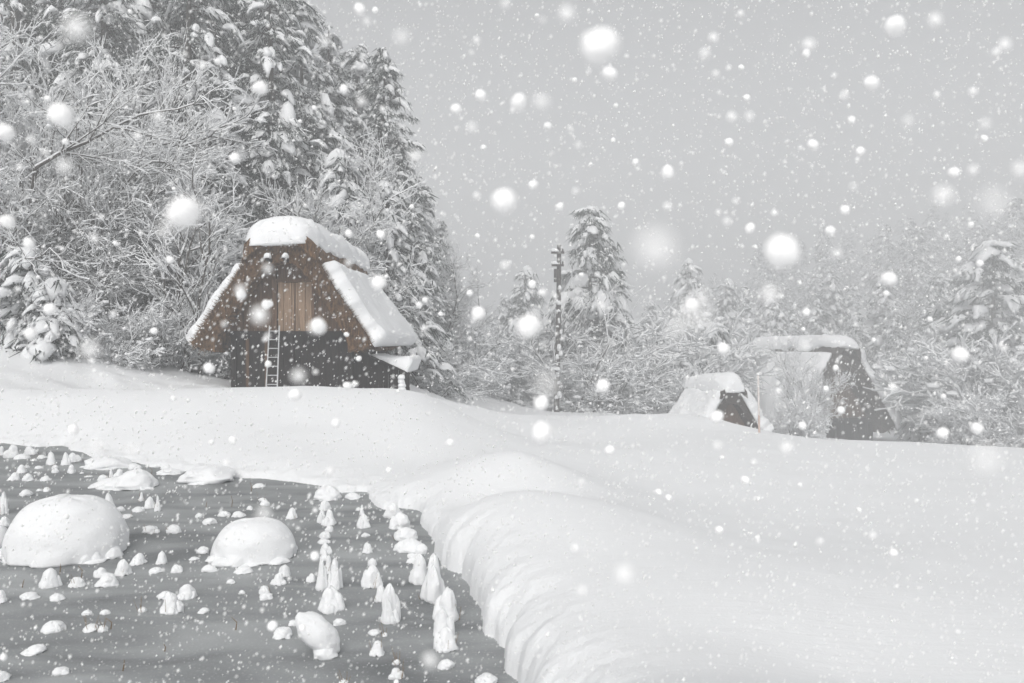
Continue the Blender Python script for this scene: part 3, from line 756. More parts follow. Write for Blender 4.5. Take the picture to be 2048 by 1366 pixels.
for (x, y, wp, hp, kind, lab) in [
    (136, 1132, 236, 153, 'rock', 'huge rounded snow mound standing on the pond at the left'),
    (509, 1131, 170, 100, 'rock', 'smaller loaf-shaped snow mound standing alone on the pond'),
    (-12, 1096, 62, 46, 'rock', 'white mound cut by the left picture edge beside the huge mound'),
    (272, 981, 86, 44, 'dome', 'higher rounded half of the double mound on the far part of the pond'),
    (228, 979, 86, 26, 'flat', 'low tail of the double mound on the far part of the pond'),
    (217, 939, 98, 30, 'flat', 'wide low snow mound in front of the far bank'),
    (417, 968, 114, 40, 'flat', 'broad ledge-like snow mound jutting from the far bank'),
    (342, 950, 48, 14, 'flat', 'thin flat snow ledge left of the broad ledge-like mound'),
    (655, 1002, 56, 32, 'flat', 'snow sheet sticking out from the bank at the top of the left row'),
    (706, 999, 30, 14, 'flat', 'small snow ledge under the bank above the middle row'),
]:
    k += 1; place_tuft(x, y, wp, hp, kind, lab, name='snow_mound', cat='snow mound', group=gm, seed=k * 1.37)
# the big tilted egg of snow
D = EYE * FPX / (1326 - 683); wm = 60 / FPX * D
eg = empty('snow_mound', ((636 - 1024) / FPX * (D + .14), D + .14, 0)); tag(eg, 'large egg-shaped lump of snow tilted over on the ice', 'snow mound', gm)
V, F = ico(4); d_ = 1 + .085 * fbm(V[:, 0] * 1.6, V[:, 1] * 1.6, V[:, 2] * 1.6 + 4, oct=4); P_ = V * d_[:, None] * (.150, .10, .085)
P_ = P_ @ np.array(Matrix.Rotation(R(42), 3, 'Y')).T + (0, 0, .115); P_[:, 2] = np.maximum(P_[:, 2], -.01)
q = MB(); q.add(P_, F); V, F = blob(.14, .07, 'dome', 5.5, 30, 14); q.add(V + (.05, -.05, 0), F)
q.build('snow_cap', M['cap'], eg, True)
# loose stalks in the ice
for (x, y, h_) in [(320,778,60),(118,850,45),(1250,415,60),(1355,332,50),(817,240,40),(595,1075,60),(1270,1080,70),(660,1300,60),(885,1195,40),(1110,415,30),(437,800,70)]:
    X_, Y_ = zA(x, y); D = EYE * FPX / (Y_ - 683); hgt = h_ * .3705 / FPX * D
    q = MB(); q.tube([(0, 0, -.02), (.01, 0, hgt * .6), (.03 * noise3(x, y, 0.0), 0, hgt)], [.004, .003, .0015], 4, False)
    o = q.build('dry_stalk', M['straw']); o.location = ((X_ - 1024) / FPX * D, D, 0)
    tag(o, 'single thin brown stalk standing upright out of the bare ice', 'stalk', 'dry stalks in the ice')

# ------------------------------------------------------------------ trees
def unit(v): return v / (np.linalg.norm(v, axis=-1, keepdims=True) + 1e-9)

def conifer_arrays(seed, H, Rr, base=0.08, step=0.42, per=6, size=1.0, snow=0.85, droop=0.45, nblade=12, lvl=1, frost=6):
    g = np.random.default_rng(seed)
    tk = MB(); lean = g.normal(0, .012, 2) * H
    tk.tube([(0, 0, -1.2), (lean[0] * .3, lean[1] * .3, H * .5), (lean[0], lean[1], H * .98)], [H * .014 + .05, H * .009 + .02, .015], 7)
    NV, SV, SF, sn = [], [], [], 0
    IV, IF = ICO1 if lvl == 1 else ico(0)
    sprays = []
    nbr = int(per * H * (1 - base) / step)
    for q_ in range(nbr):
        t = min(.985, 1 - (1 - g.random()) ** .72) if q_ > 14 else g.uniform(.8, .985)
        zz = base * H + t * H * (1 - base); az = g.uniform(0, 6.283)
        out = 1 + .42 * float(noise3(math.cos(az) * 1.3 + seed, math.sin(az) * 1.3, zz * .45)) + .25 * float(noise3(math.cos(az) * 3 + seed, math.sin(az) * 3, zz * 1.3))
        L = Rr * ((1 - t) ** .78) * g.uniform(.62, 1.1) * out + .2
        d = np.array([math.cos(az), math.sin(az), 0]); sd = np.array([-d[1], d[0], 0])
        el = .32 * t - .02 + g.normal(0, .16); dr = droop * g.uniform(.6, 1.35)
        def P(s): return np.array([lean[0] * zz / H, lean[1] * zz / H, zz]) + d * (s * L) + np.array([0, 0, L * (el * s - dr * s * s)])
        tk.tube([P(0), P(.5), P(.97)], [.012 + .010 * L, .008 + .006 * L, .006], 3, False)
        n_ = max(1, int(L * .85 / (.34 * size)) + 1)
        for i in range(n_):
            s = 1 - (i / n_) * .85 * g.uniform(.8, 1.0)
            lat = g.uniform(-.34, .34) * L * s
            sprays.append((P(s) + sd * lat + np.array([0, 0, -.1 * abs(lat)]), d * .85 + sd * lat / (L + .1), s, L))
    for p, d, s, L in sprays:
        d = unit(d + np.array([g.normal(0, .2), g.normal(0, .2), 0])); sd = np.array([-d[1], d[0], 0])
        sz = size * min(.8, .36 * math.exp(g.normal(0, .32))) * (.8 + .3 * s)
        nb = nblade
        b = p + g.normal(0, .26, (nb, 3)) * sz * np.array([1, 1, .45])
        dirs = unit(d * g.uniform(.1, 1.0, (nb, 1)) + sd * g.normal(0, .55, (nb, 1)) + np.array([0, 0, -1]) * g.uniform(.35, 1.3, (nb, 1)))
        ln = sz * g.uniform(.5, 1.15, (nb, 1)); wv = unit(np.cross(dirs, g.normal(0, 1, (nb, 3)))) * sz * g.uniform(.03, .075, (nb, 1))
        tri = np.stack([b - wv, b + wv, b + dirs * ln], 1)
        NV.append(tri.reshape(-1, 3))
        if g.random() < snow:
            big = 1.45 if g.random() < .08 else 1.0
            sc_ = big * np.array([sz * g.uniform(.5, 1.0), sz * g.uniform(.25, .55), sz * g.uniform(.18, .5) * big])
            ns = 1 + .42 * fbm(IV[:, 0] * 1.7 + p[0] * 9, IV[:, 1] * 1.4 + p[1] * 9, IV[:, 2] * 1.4 + p[2] * 9, oct=2)
            Q = IV * ns[:, None] * sc_
            Q[:, 2] = np.where(Q[:, 2] < 0, Q[:, 2] * .45, Q[:, 2])
            r2_ = (Q[:, 0] / sc_[0]); Q[:, 2] -= sz * g.uniform(.25, .75) * np.maximum(r2_ + .3, 0) ** 2 + sz * .12 * (Q[:, 1] / sc_[1]) ** 2
            W = Q[:, :1] * d + Q[:, 1:2] * sd + Q[:, 2:] * np.array([0, 0, 1]) + p + np.array([0, 0, sz * .10])
            SV.append(W); SF.append(IF + sn); sn += len(W)
        if frost:
            b = p + g.normal(0, .28, (frost, 3)) * sz * np.array([1, 1, .4]) + np.array([0, 0, .05 * sz])
            dirs = unit(d * g.uniform(.1, 1.0, (frost, 1)) + sd * g.normal(0, .6, (frost, 1)) + np.array([0, 0, -1]) * g.uniform(.1, 1.0, (frost, 1)))
            ln = sz * g.uniform(.4, 1.0, (frost, 1)); wv = unit(np.cross(dirs, g.normal(0, 1, (frost, 3)))) * sz * g.uniform(.02, .06, (frost, 1))
            tri = np.stack([b - wv, b + wv, b + dirs * ln], 1).reshape(-1, 3)
            SV.append(tri); SF.append(np.arange(3 * frost).reshape(-1, 3) + sn); sn += 3 * frost
    NV = np.concatenate(NV); NF = np.arange(len(NV)).reshape(-1, 3)
    return tk, NV, NF, np.concatenate(SV), np.concatenate(SF)

def conifer(seed, *a, **k):
    tk, NV, NF, SV, SF = conifer_arrays(seed, *a, **k)
    root = empty('conifer_tree', (0, 0, 0))
    tk.build('trunk', M['bark'], root, True)
    mesh_np('crown', NV, NF, M['needle'], root, False)
    mesh_np('snow_load', SV, SF, M['treesnow'], root, True)
    return root

def bare_arrays(seed, H, stems=4, levels=4, split=(4, 5, 5, 4), spread=.5, bias=(0, 0, .15), ratio=.62, rad=.07, tropism=-.05, segs=4):
    """limbs forking down to twigs: segment starts, ends, radii, depth"""
    g = np.random.default_rng(seed); S, E, R0, R1, DP = [], [], [], [], []
    bias = np.array(bias, float)
    def grow(p, d, L, r, lev):
        pts = [p]; n_ = segs if lev < levels else 3
        for i in range(n_):
            d = unit(d + g.normal(0, .09 + .025 * lev, 3) + bias * .10 + np.array([0, 0, tropism * (lev > 0)]))
            q = p + d * L / n_
            S.append(p); E.append(q); R0.append(r * (1 - .55 * i / n_)); R1.append(r * (1 - .55 * (i + 1) / n_)); DP.append(lev)
            p = q; pts.append((p, d))
        if lev >= levels: return
        nc = split[min(lev, len(split) - 1)]
        for c in range(nc):
            f = g.uniform(.28, 1.0) if c else 1.0
            i = min(int(f * n_), n_ - 1); q, dd = pts[i + 1] if f >= .99 else (pts[i][0] if i else pts[0], d)
            if not isinstance(q, np.ndarray): q = pts[1][0]
            ax = unit(np.cross(dd, g.normal(0, 1, 3))); an = g.uniform(.35, .95)
            nd = unit(dd * math.cos(an) + ax * math.sin(an) + bias * .25)
            grow(q, nd, L * ratio * g.uniform(.7, 1.2), r * .5, lev + 1)
    for s in range(stems):
        a = g.uniform(0, 6.28); d = unit(np.array([spread * math.cos(a), spread * math.sin(a), 1.0]) + bias)
        grow(np.array([.15 * math.cos(a), .15 * math.sin(a), -.4]), d, H * .42 * g.uniform(.8, 1.15), rad * g.uniform(.7, 1.1), 0)
    return [np.array(x) for x in (S, E, R0, R1, DP)]

def seg_tubes(S, E, R0, R1, n_):
    d = unit(E - S); up = np.where(np.abs(d[:, 2:3]) > .95, np.array([[1., 0, 0]]), np.array([[0, 0, 1.]]))
    u = unit(np.cross(d, up)); v = np.cross(u, d)
    a = np.arange(n_) * 2 * np.pi / n_ + np.pi / 2
    o = np.cos(a)[None, :, None] * u[:, None, :] + np.sin(a)[None, :, None] * v[:, None, :]
    A_ = S[:, None, :] + o * R0[:, None, None]; B_ = E[:, None, :] + o * R1[:, None, None]
    V = np.concatenate([A_, B_], 1).reshape(-1, 3); m = len(S); base = np.arange(m)[:, None] * 2 * n_
    F = []
    for k in range(n_):
        k2 = (k + 1) % n_
        F.append(np.concatenate([base + k, base + k2, base + n_ + k2, base + n_ + k], 1))
    return V, np.concatenate(F)

def bare_tree(seed, H, snow=(.03, .05), name='snowy_tree', keep=1.0, lumps=60, **k):
    S, E, R0, R1, DP = bare_arrays(seed, H, **k)
    g = np.random.default_rng(seed + 99)
    root = empty(name, (0, 0, 0))
    R0 = np.maximum(R0, .005); R1 = np.maximum(R1, .0035)
    V, F = seg_tubes(S, E, R0, R1, 4); mesh_np('branches', V, F, M['twig'], root, True)
    d = unit(E - S); flat = np.sqrt(np.clip(1 - d[:, 2] ** 2, 0, 1))
    th = g.uniform(snow[0], snow[1], len(S)) * (.35 + .75 * flat) * np.where(DP == 0, 1.2, 1.0)
    th *= np.clip(.75 + .5 * noise3(S[:, 0] * 3, S[:, 1] * 3, S[:, 2] * 3), .3, 1.4)
    sel = g.random(len(S)) < keep
    S2, E2, th = S[sel], E[sel], th[sel]
    up = np.array([0, 0, 1.0]); off = (R0[sel] * .55 + th * .45)[:, None] * up
    V, F = seg_tubes(S2 + off, E2 + off, th * g.uniform(.7, 1.2, len(th)) + R0[sel] * .6, th * g.uniform(.6, 1.1, len(th)) + R0[sel] * .5, 4)
    SV, SF3 = [], []; n0 = len(V)
    for i in g.integers(0, len(S2), lumps):
        s_ = g.uniform(.05, .12); P, Fi = lump((s_ * 1.2, s_ * 1.0, s_ * .9), i * .37, 1, .35); SV.append(P + E2[i]); SF3.append(Fi + n0); n0 += len(P)
    if SV: V = np.concatenate([V] + SV)
    mesh_np('snow_cover', V, [F] + ([np.concatenate(SF3)] if SF3 else []), M['treesnow'], root, True)
    return root

used = {}; tall = {}
def plant(proto, px, D, top, Hp, label, cat, group, rz=0.0, sink=0.0, base_z=None, wide=1.0):
    """stand a copy of proto in column px at distance D so that its top reaches row top"""
    X = (px - 1024) / FPX * D; z0 = (gz(X, D) if base_z is None else base_z) - sink
    if proto.name not in tall: tall[proto.name] = float(np.percentile([v.co.z for ch in proto.children for v in ch.data.vertices], 99.3))
    s = (zpx(top, D) - z0) / tall[proto.name]
    o = proto if not used.get(proto.name) else copy_tree(proto)
    used[proto.name] = True
    o.location = (X, D, z0); o.rotation_euler = (0, 0, rz); o.scale = (s * wide, s * wide, s)
    tag(o, label, cat, group)
    return o

cA = conifer(11, 17, 3.2, step=.50, per=8, size=1.0, snow=.42, droop=.55, frost=16, nblade=18)
cB = conifer(12, 16, 2.8, step=.48, per=8, size=.95, snow=.55, droop=.6, frost=20, nblade=16)
cC = conifer(13, 17, 3.5, step=.52, per=8, size=1.0, snow=.26, droop=.4, frost=12, nblade=22)
cD = conifer(14, 8.5, 2.3, step=.36, per=8, size=.9, snow=.7, droop=.6, frost=12, nblade=18)
cE = conifer(15, 4.2, 1.6, base=.12, step=.36, per=7, size=1.05, snow=.85, droop=.7, frost=8, nblade=20)
cF = conifer(16, 8.5, 2.6, step=.40, per=8, size=1.0, snow=.62, droop=.35, frost=10, nblade=22)
wl = 'conifers on the left hillside'
for i, (p, px, D, top, rz, wd, lab) in enumerate([
 (cA, 30, 42, -330, .3, 1.0, 'tall dark conifer at the left picture edge behind the pale snowy tree'),
 (cC, 130, 45, -260, 1.2, 1.0, 'tall dark conifer second from the left edge behind the pale snowy trees'),
 (cB, 215, 40, -230, 2.2, 1.0, 'snow-laden conifer rising above the arching snowy tree'),
 (cC, 300, 44, -300, 3.3, 1.0, 'dark shadowy conifer in the middle of the left wood'),
 (cA, 372, 38, -150, 4.1, 1.0, 'conifer with big hooded snow lumps left of the hut and well above it'),
 (cC, 445, 43, -240, 5.0, 1.0, 'dark conifer straight above the left eave of the brown hut'),
 (cB, 500, 47, -170, .9, 1.0, 'tall conifer just left of the open sky gap at the top of the picture'),
 (cA, 548, 40, -40, 2.7, 1.0, 'big conifer above the hut ridge, its tip at the top edge beside open sky'),
 (cB, 610, 42, 20, 1.7, 1.0, 'snowy conifer whose top meets the open sky, tallest on the sloping treeline'),
 (cA, 652, 45, 95, 3.9, 1.05, 'snow-covered conifer above the right end of the hut ridge'),
 (cB, 708, 49, 110, 5.4, 1.1, 'pointed conifer in the middle of the sloping treeline'),
 (cC, 752, 47, 128, .4, 1.0, 'conifer with long side branches reaching into the sky on the sloping treeline'),
 (cB, 800, 53, 280, 1.1, 1.15, 'hazy conifer lower down the sloping treeline right of the hut roof'),
 (cA, 842, 58, 375, 2.0, 1.1, 'fainter conifer near the right end of the sloping treeline'),
 (cB, 882, 64, 450, 3.0, 1.1, 'faintest conifer at the very right end of the left wood'),
 (cD, 778, 40, 388, 4.4, 1.1, 'snow-loaded fir directly behind the right roof slope of the hut'),
 (cD, 690, 39, 330, 5.2, 1.0, 'snow-loaded fir behind the ridge snow of the hut'),
 (cD, 838, 46, 520, .8, 1.0, 'small hazy fir beside the right eave of the hut'),
 (cE, 62, 27, 500, .5, 1.0, 'small conifer bowed under big snow lumps at the left edge'),
 (cE, 105, 26.5, 560, 2.5, 1.1, 'lowest small conifer with snow lumps standing on the left slope'),
 (cD, 20, 30, 400, 1.9, 1.0, 'half-seen snowy conifer at the left picture edge above the slope'),
 (cD, 425, 36, 255, 3.6, .8, 'slim conifer topped by a domed snow cap left of the hut ridge'),
 (cD, 245, 36, 215, 1.4, 1.0, 'mid-sized conifer partly hidden behind the top of the arching snowy tree'),
]):
    plant(p, px, D, top, None, lab, 'tree', wl, rz, .2, wide=wd)

bA = bare_tree(31, 13, stems=6, levels=4, split=(6, 7, 5, 4), spread=.65, bias=(.30, -.05, .05), tropism=-.006, rad=.11, lumps=20, snow=(.013, .025), ratio=.55)
bB = bare_tree(32, 12, stems=6, levels=4, split=(6, 7, 5, 4), spread=.32, bias=(.05, 0, .2), tropism=.0, rad=.09, lumps=20, snow=(.014, .026), ratio=.52)
bC = bare_tree(33, 11, stems=3, levels=4, split=(5, 5, 4, 3), spread=.35, bias=(0, 0, .2), tropism=0, rad=.12, snow=(.018, .034), lumps=15, ratio=.54)
bD = bare_tree(34, 5.4, stems=11, levels=3, split=(7, 6, 6), spread=.75, bias=(0, 0, .12), tropism=-.025, rad=.04, snow=(.018, .032), name='snowy_shrub', lumps=140, ratio=.52)
bE = bare_tree(35, 5.4, stems=13, levels=3, split=(8, 7, 6), spread=.6, bias=(0, 0, .15), tropism=-.03, rad=.04, snow=(.026, .046), name='snowy_shrub', lumps=330, ratio=.5)
gl = 'snowy leafless trees on the left slope'
for (p, px, D, top, rz, wd, lab) in [
 (bA, 40, 31, 165, 0.0, .9, 'wide snow-crusted tree arching to the right towards the hut'),
 (bA, 95, 32.5, 270, .25, .85, 'second arching snowy tree, just behind the wide one'),
 (bB, 40, 31, 25, .9, 1.0, 'pale snow-crusted tree filling the upper left edge'),
 (bB, 115, 34, 110, 2.4, .8, 'pale bushy tree right of the one at the upper left edge'),
 (bB, 285, 36, 125, 4.0, .55, 'pale twiggy tree high in the wood above the arching tree'),
 (bB, 15, 30.5, 330, 3.2, .9, 'snowy twiggy tree at the left edge halfway up'),
 (bC, 395, 31, 330, 1.0, .9, 'thin snowy branched tree just left of the hut ridge'),
 (bC, 460, 38, 380, 2.6, .9, 'thin snowy branched tree directly behind the left roof slope'),
 (bC, 350, 33, 420, 4.6, 1.0, 'slanting dark-stemmed tree low between the arching tree and the hut'),
 (bB, 655, 40, 285, 5.1, .7, 'pale leafless tree among the conifers above the ridge snow'),
 (bB, 870, 56, 480, 1.6, .8, 'hazy leafless tree at the end of the left wood'),
 (bB, 905, 62, 520, 2.9, .7, 'very faint leafless tree where the left wood meets the sky'),
]:
    plant(p, px, D, top, None, lab, 'tree', gl, rz, .3, wide=wd)
gs = 'snowy shrubs'
for (p, px, D, top, rz, wd, lab) in [
 (bD, 190, 27.5, 598, .2, 1.0, 'small snowy shrub on the left slope beside the lowest conifer'),
 (bD, 345, 31, 600, 1.3, 1.0, 'brown twiggy shrub at the foot of the wood left of the hut'),
 (bD, 420, 33, 640, 2.3, 1.1, 'shrub tucked under the left eave of the hut'),
 (bE, 455, 35, 690, 4.3, 1.0, 'low snow-dusted shrub at the left corner of the hut wall'),
 (bD, 850, 42, 690, 3.1, 1.2, 'low hazy shrub just right of the lean-to'),
 (bD, 905, 55.2, 640, 4.5, 1.2, 'hazy shrub between the hut and the open gap'),
 (bD, 960, 64.4, 745, 5.5, 1.2, 'faint low shrub in the gap right of the hut'),
 (bE, 1035, 79.0, 655, .6, 1.31, 'wide snowy shrub left of the utility pole base'),
 (bD, 1010, 72.9, 745, 2.0, 1.15, 'low snowy shrub at the left end of the central thicket'),
 (bE, 1165, 71.3, 672, 1.4, 1.31, 'broad snowy shrub just right of the utility pole below the fir'),
 (bD, 1200, 66.7, 705, 3.5, 1.37, 'front snowy shrub with dark forked stems right of the utility pole'),
 (bE, 1265, 74.4, 690, 2.2, 1.26, 'snowy shrub in the middle of the central thicket'),
 (bE, 1340, 79.0, 672, 3.3, 1.26, 'snowy shrub left of the small thatched hut'),
 (bD, 1310, 68.2, 735, 5.0, 1.26, 'low snowy shrub at the right end of the central thicket'),
 (bE, 1395, 85.2, 640, 5.7, 1.02, 'tall snowy shrub standing behind the small thatched hut'),
 (bB, 1600, 63.6, 690, .3, .62, 'dense white shrub standing in front of the large grey hut'),
 (bE, 1612, 57.4, 800, 2.6, .5, 'lower white shrub in front of the snowy roof slope of the large grey hut'),
 (bD, 1580, 58.9, 815, 4.2, 0.7, 'low white shrub between the small hut and the large grey hut'),
 (bE, 1935, 82.2, 730, 1.9, .80, 'wide snowy shrub in the right thicket beside the large grey hut'),
 (bE, 1990, 76.0, 705, 3.9, 1.0, 'tall snowy shrub in the right thicket below the pale fir'),
 (bE, 2035, 77.5, 700, 5.3, 1.0, 'snowy shrub in the right thicket near the edge'),
 (bE, 2040, 74.4, 690, .9, 1.37, 'snowy shrub cut by the right picture edge'),
 (bD, 1945, 68.2, 800, 2.8, .8, 'low snowy shrub in front of the right thicket'),
 (bD, 2010, 65.1, 790, 4.8, .9, 'front snowy shrub at the edge of the field far right'),
 (bD, 1850, 97.7, 700, 1.1, 1.02, 'hazy shrub just right of the gable of the large grey hut'),
]:
    plant(p, px, D, top, None, lab, 'shrub', gs, rz, .5, wide=wd)
gr = 'conifers on the right'
for (px, D, top, rz, wd, lab) in [
 (992, 77.5, 720, .3, 1.0, 'rounded snow-heaped evergreen bush at the left end of the central thicket'),
 (1080, 72.9, 700, 1.9, 1.1, 'rounded snow-heaped evergreen bush directly left of the utility pole'),
 (1240, 74.4, 715, 3.3, 1.2, 'rounded snow-heaped evergreen bush below the right side of the fir'),
 (1365, 71.3, 720, 4.6, 1.2, 'rounded snow-heaped evergreen bush left of the small thatched hut'),
 (1430, 80.6, 650, 5.7, .9, 'narrow snow-heaped evergreen behind the small thatched hut'),
 (1850, 80.6, 770, 2.6, 1.1, 'rounded snow-heaped evergreen bush right of the large grey hut'),
]:
    plant(cE, px, D, top, None, lab, 'bush', 'evergreen bushes on the right', rz, .5, wide=wd)
for (p, px, D, top, rz, wd, lab) in [
 (cF, 1182, 74.4, 437, .2, .95, 'dark snow-hung fir standing right behind the utility pole'),
 (cD, 1048, 99.2, 548, 1.8, .95, 'smaller grey fir left of the utility pole'),
 (cD, 1015, 108.5, 600, 3.1, 1.0, 'faint low fir at the left end of the central thicket'),
 (cD, 1385, 124.0, 535, 4.0, .9, 'hazy fir standing above the central thicket'),
 (cD, 1545, 120.9, 610, 5.0, 1.0, 'hazy fir behind the snowy ridge of the large grey hut'),
 (cF, 1985, 102.3, 505, 2.4, 1.25, 'large pale fir heaped with snow near the right edge'),
 (cD, 2045, 114.7, 560, .8, 1.2, 'hazy fir cut by the right picture edge'),
 (cD, 1450, 142.6, 570, 1.3, 1.0, 'very faint fir left of the large grey hut'),
 (cD, 1890, 130.2, 560, 3.5, 1.1, 'faint fir behind the right thicket'),
 (cD, 1770, 136.4, 570, 4.7, 1.1, 'faint fir above the gable of the large grey hut'),
 (cD, 1660, 139.5, 560, 5.6, 1.1, 'faint fir above the ridge of the large grey hut'),
 (cD, 1300, 148.8, 610, 2.2, 1.0, 'faintest fir above the broad central shrubs'),
]:
    plant(p, px, D, top, None, lab, 'tree', gr, rz, .3, wide=wd)
bt_ = bare_tree(41, 9.0, stems=3, levels=3, split=(4, 4, 3), spread=.42, bias=(0, 0, .1), tropism=.0, rad=.085, snow=(.014, .028), name='snowy_tree', lumps=6, ratio=.6)
plant(bt_, 1128, 64.5, 520, None, 'dark bare tree with crooked limbs sticking out either side of the utility pole', 'tree', 'snowy leafless trees on the right', .4, .3)

# the far wood, one hazy mass on the rising ground
g = np.random.default_rng(5)
protos = [conifer_arrays(60 + i, 12, 2.7, step=.62, per=5, size=.85, snow=.5, droop=.5, nblade=9, lvl=0, frost=7) for i in range(3)]
NV, SV, SF, n0 = [], [], [], 0
for i in range(270):
    px = g.uniform(1290, 2350) if i > 14 else g.uniform(960, 1290)
    D = 150 + 105 * g.random() ** .7 if i > 14 else g.uniform(220, 255)
    edge = np.interp(px, [950, 1200, 1300, 1500, 1700, 2048, 2400], [660, 640, 610, 500, 440, 400, 380]) + g.uniform(-15, 60)
    if i > 150: px, D = g.uniform(1480, 2300), g.uniform(125, 170); edge = g.uniform(540, 620)
    if i > 215: px, D = g.uniform(1500, 2300), g.uniform(96, 130); edge = g.uniform(600, 680)
    X = (px - 1024) / FPX * D; z0 = gz(X, D); s = float(np.clip((zpx(edge, D) - z0) / 12.0, .3, 2.9))
    a = g.uniform(0, 6.28); rot = np.array([[math.cos(a), -math.sin(a), 0], [math.sin(a), math.cos(a), 0], [0, 0, 1]])
    tk, nv, nf, sv, sf = protos[i % 3]
    NV.append(nv @ rot.T * s + (X, D, z0)); SV.append(sv @ rot.T * s + (X, D, z0)); SF.append(sf + n0); n0 += len(sv)
NV = np.concatenate(NV); SV = np.concatenate(SV); SF = np.concatenate(SF)
V = np.concatenate([NV, SV]); F = np.concatenate([np.arange(len(NV)).reshape(-1, 3), SF + len(NV)])
fw = mesh_np('far_wood', V, F, M['needle'], None, False); fw.data.materials.append(M['treesnow'])
mi = np.zeros(len(fw.data.polygons), np.int32); mi[len(NV) // 3:] = 1; fw.data.polygons.foreach_set('material_index', mi)
tag(fw, kind='stuff')

# ------------------------------------------------------------------ falling snow
fm_, ft, fb = nodes('snowflake'); M['flake'] = fm_
ft.nodes.remove(fb)
fd = ft.nodes.new('ShaderNodeBsdfDiffuse'); fd.inputs['Color'].default_value = (.97, .97, .97, 1)
ftr = ft.nodes.new('ShaderNodeBsdfTranslucent'); ftr.inputs['Color'].default_value = (.97, .97, .97, 1)
fx = ft.nodes.new('ShaderNodeMixShader'); fx.inputs[0].default_value = .05
ft.links.new(fd.outputs[0], fx.inputs[1]); ft.links.new(ftr.outputs[0], fx.inputs[2]); ft.links.new(fx.outputs[0], ft.nodes['Material Output'].inputs['Surface'])
FM = []
for i in range(5):
    V, F = ICO2; d_ = 1 + .12 * fbm(V[:, 0] * 1.5 + i * 7, V[:, 1] * 1.5, V[:, 2] * 1.5, oct=3)
    me = mesh_np('flake_form', V * d_[:, None] * .5, F, M['flake']); FM.append(me.data); bpy.data.objects.remove(me)
FL = [  # column, row, diameter in the photo's pixels, how solid it looks
(1200,92,80,1),(370,425,75,1),(1563,503,72,1),(1008,401,55,1),(1312,500,95,.55),(155,58,60,.7),(1388,628,85,.35),(1057,652,55,.95),(1083,865,46,1),(1790,52,42,1),(122,230,48,.95),(12,265,42,1),(520,176,34,1),(1134,28,36,.7),(1037,205,36,.95),(1083,204,36,.6),(1219,148,34,.9),(1885,393,44,.75),(1742,167,34,1),(637,652,36,1),(520,630,38,.85),(535,537,26,.6),(597,752,36,.7),(180,700,52,.6),(757,565,34,.9),(1540,588,44,.6),(1248,1148,44,.6),(1920,710,36,.95),(1777,558,32,.95),(1205,772,30,.95),(1383,610,34,1),(1434,833,30,1),(1885,866,24,.95),(1082,806,34,1),(590,790,26,.95),(912,218,24,.9),(829,313,30,.75),(723,203,24,.7),(650,83,28,.45),(803,75,36,.4),(1618,90,28,.85),(1427,75,22,.8),(1673,507,26,.5),(1970,248,28,.4),(1985,405,70,.3),(2040,340,40,.6),(1094,770,60,.3),(1626,290,24,.95),(1720,303,20,.95),(1660,462,22,.95),(1907,345,22,.95),(1500,456,22,.95),(1463,234,22,.85),(1498,232,22,.6),(1703,240,18,.95),(1067,370,20,.9),(1120,413,18,.9),(470,316,24,.9),(688,178,18,.95),(316,232,24,.7),(130,333,36,.5),(58,487,26,.95),(15,443,34,.95),(100,617,24,.9),(330,460,40,.4),(480,580,26,.7),(697,467,16,.9),(850,600,14,.95),(838,610,16,.95),(418,736,24,.95),(308,662,16,.95),(147,860,24,.9),(672,846,22,.9),(1220,900,22,.9),(1573,895,28,.7),(1970,920,70,.3),(1953,856,26,.95),(1447,697,26,.9),(1350,655,50,.3),(1438,1060,18,.9),(1435,890,22,.6),(860,1320,40,.6),(528,1028,40,.55),(630,1112,22,.9),(545,1252,22,.9),(1165,1180,26,.5),(1150,1095,18,.8),(1490,960,18,.9),(1640,1082,18,.6),(1745,1070,18,.6),(900,885,16,.9),(778,940,14,.9),(453,925,16,.8),(1337,995,14,.9),(195,895,40,.4),(265,900,34,.35),(1010,8,24,.5),(1085,40,20,.3),(1690,420,20,.9)]
g = np.random.default_rng(21)
while len(FL) < 290:
    x, y = g.uniform(0, 2048), g.uniform(0, 1366) if g.random() > .55 else g.uniform(0, 800)
    dm = min(30, 9 + g.exponential(6)); FL.append((x, y, dm, g.choice([.95, .9, .8, .55])))
def where(x, y):
    if 480 < x < 730 and 425 < y < 500: return 'the ridge snow of the brown hut'
    if 640 < x < 815 and 500 < y < 690: return 'the snowy roof slope of the brown hut'
    if 400 < x < 745 and 470 < y < 700: return 'the gable of the brown hut'
    if 470 < x < 835 and 690 < y < 775: return 'the dark lower wall of the brown hut'
    if x < 300 and y < 250: return 'the pale trees at the upper left'
    if x < 400 and y < 620: return 'the arching snowy tree'
    if x < 470 and y < 775: return 'the left slope'
    if y < 470 and x < 640 + .6 * y and x < 560 + (y * .7): return 'the conifers of the left wood'
    if y < 700 and x < 900: return 'the conifers right of the hut' if y > 350 else 'the sloping treeline'
    if y < 430:
        return ('high ' if y < 190 else '') + 'sky ' + ('over the utility pole' if x < 1330 else 'over the grey huts' if x < 1700 else 'at the far right')
    if 1000 < x < 1300 and y < 830: return 'the fir and thicket by the utility pole'
    if 1380 < x < 1800 and 660 < y < 880: return 'the far grey huts'
    if y < 830 and x > 1300: return 'the hazy wood on the right' if y < 660 else 'the right-hand thicket'
    if x < 850 and y < 900: return 'the flat snow bank below the hut'
    if y < 830: return 'the misty gap right of the hut'
    if x < 640 and y > 900: return 'the dark pond' + (' near the big mounds' if y < 1150 else ' at the bottom left')
    if x < 1020 and y > 960: return 'the rows of tufts on the pond'
    if x < 1300: return 'the rounded snow bank by the pond' if y > 900 else 'the snow behind the rounded bank'
    return 'the snow field on the right' if y < 1050 else 'the near snow at lower right'
info = {}
flk = []
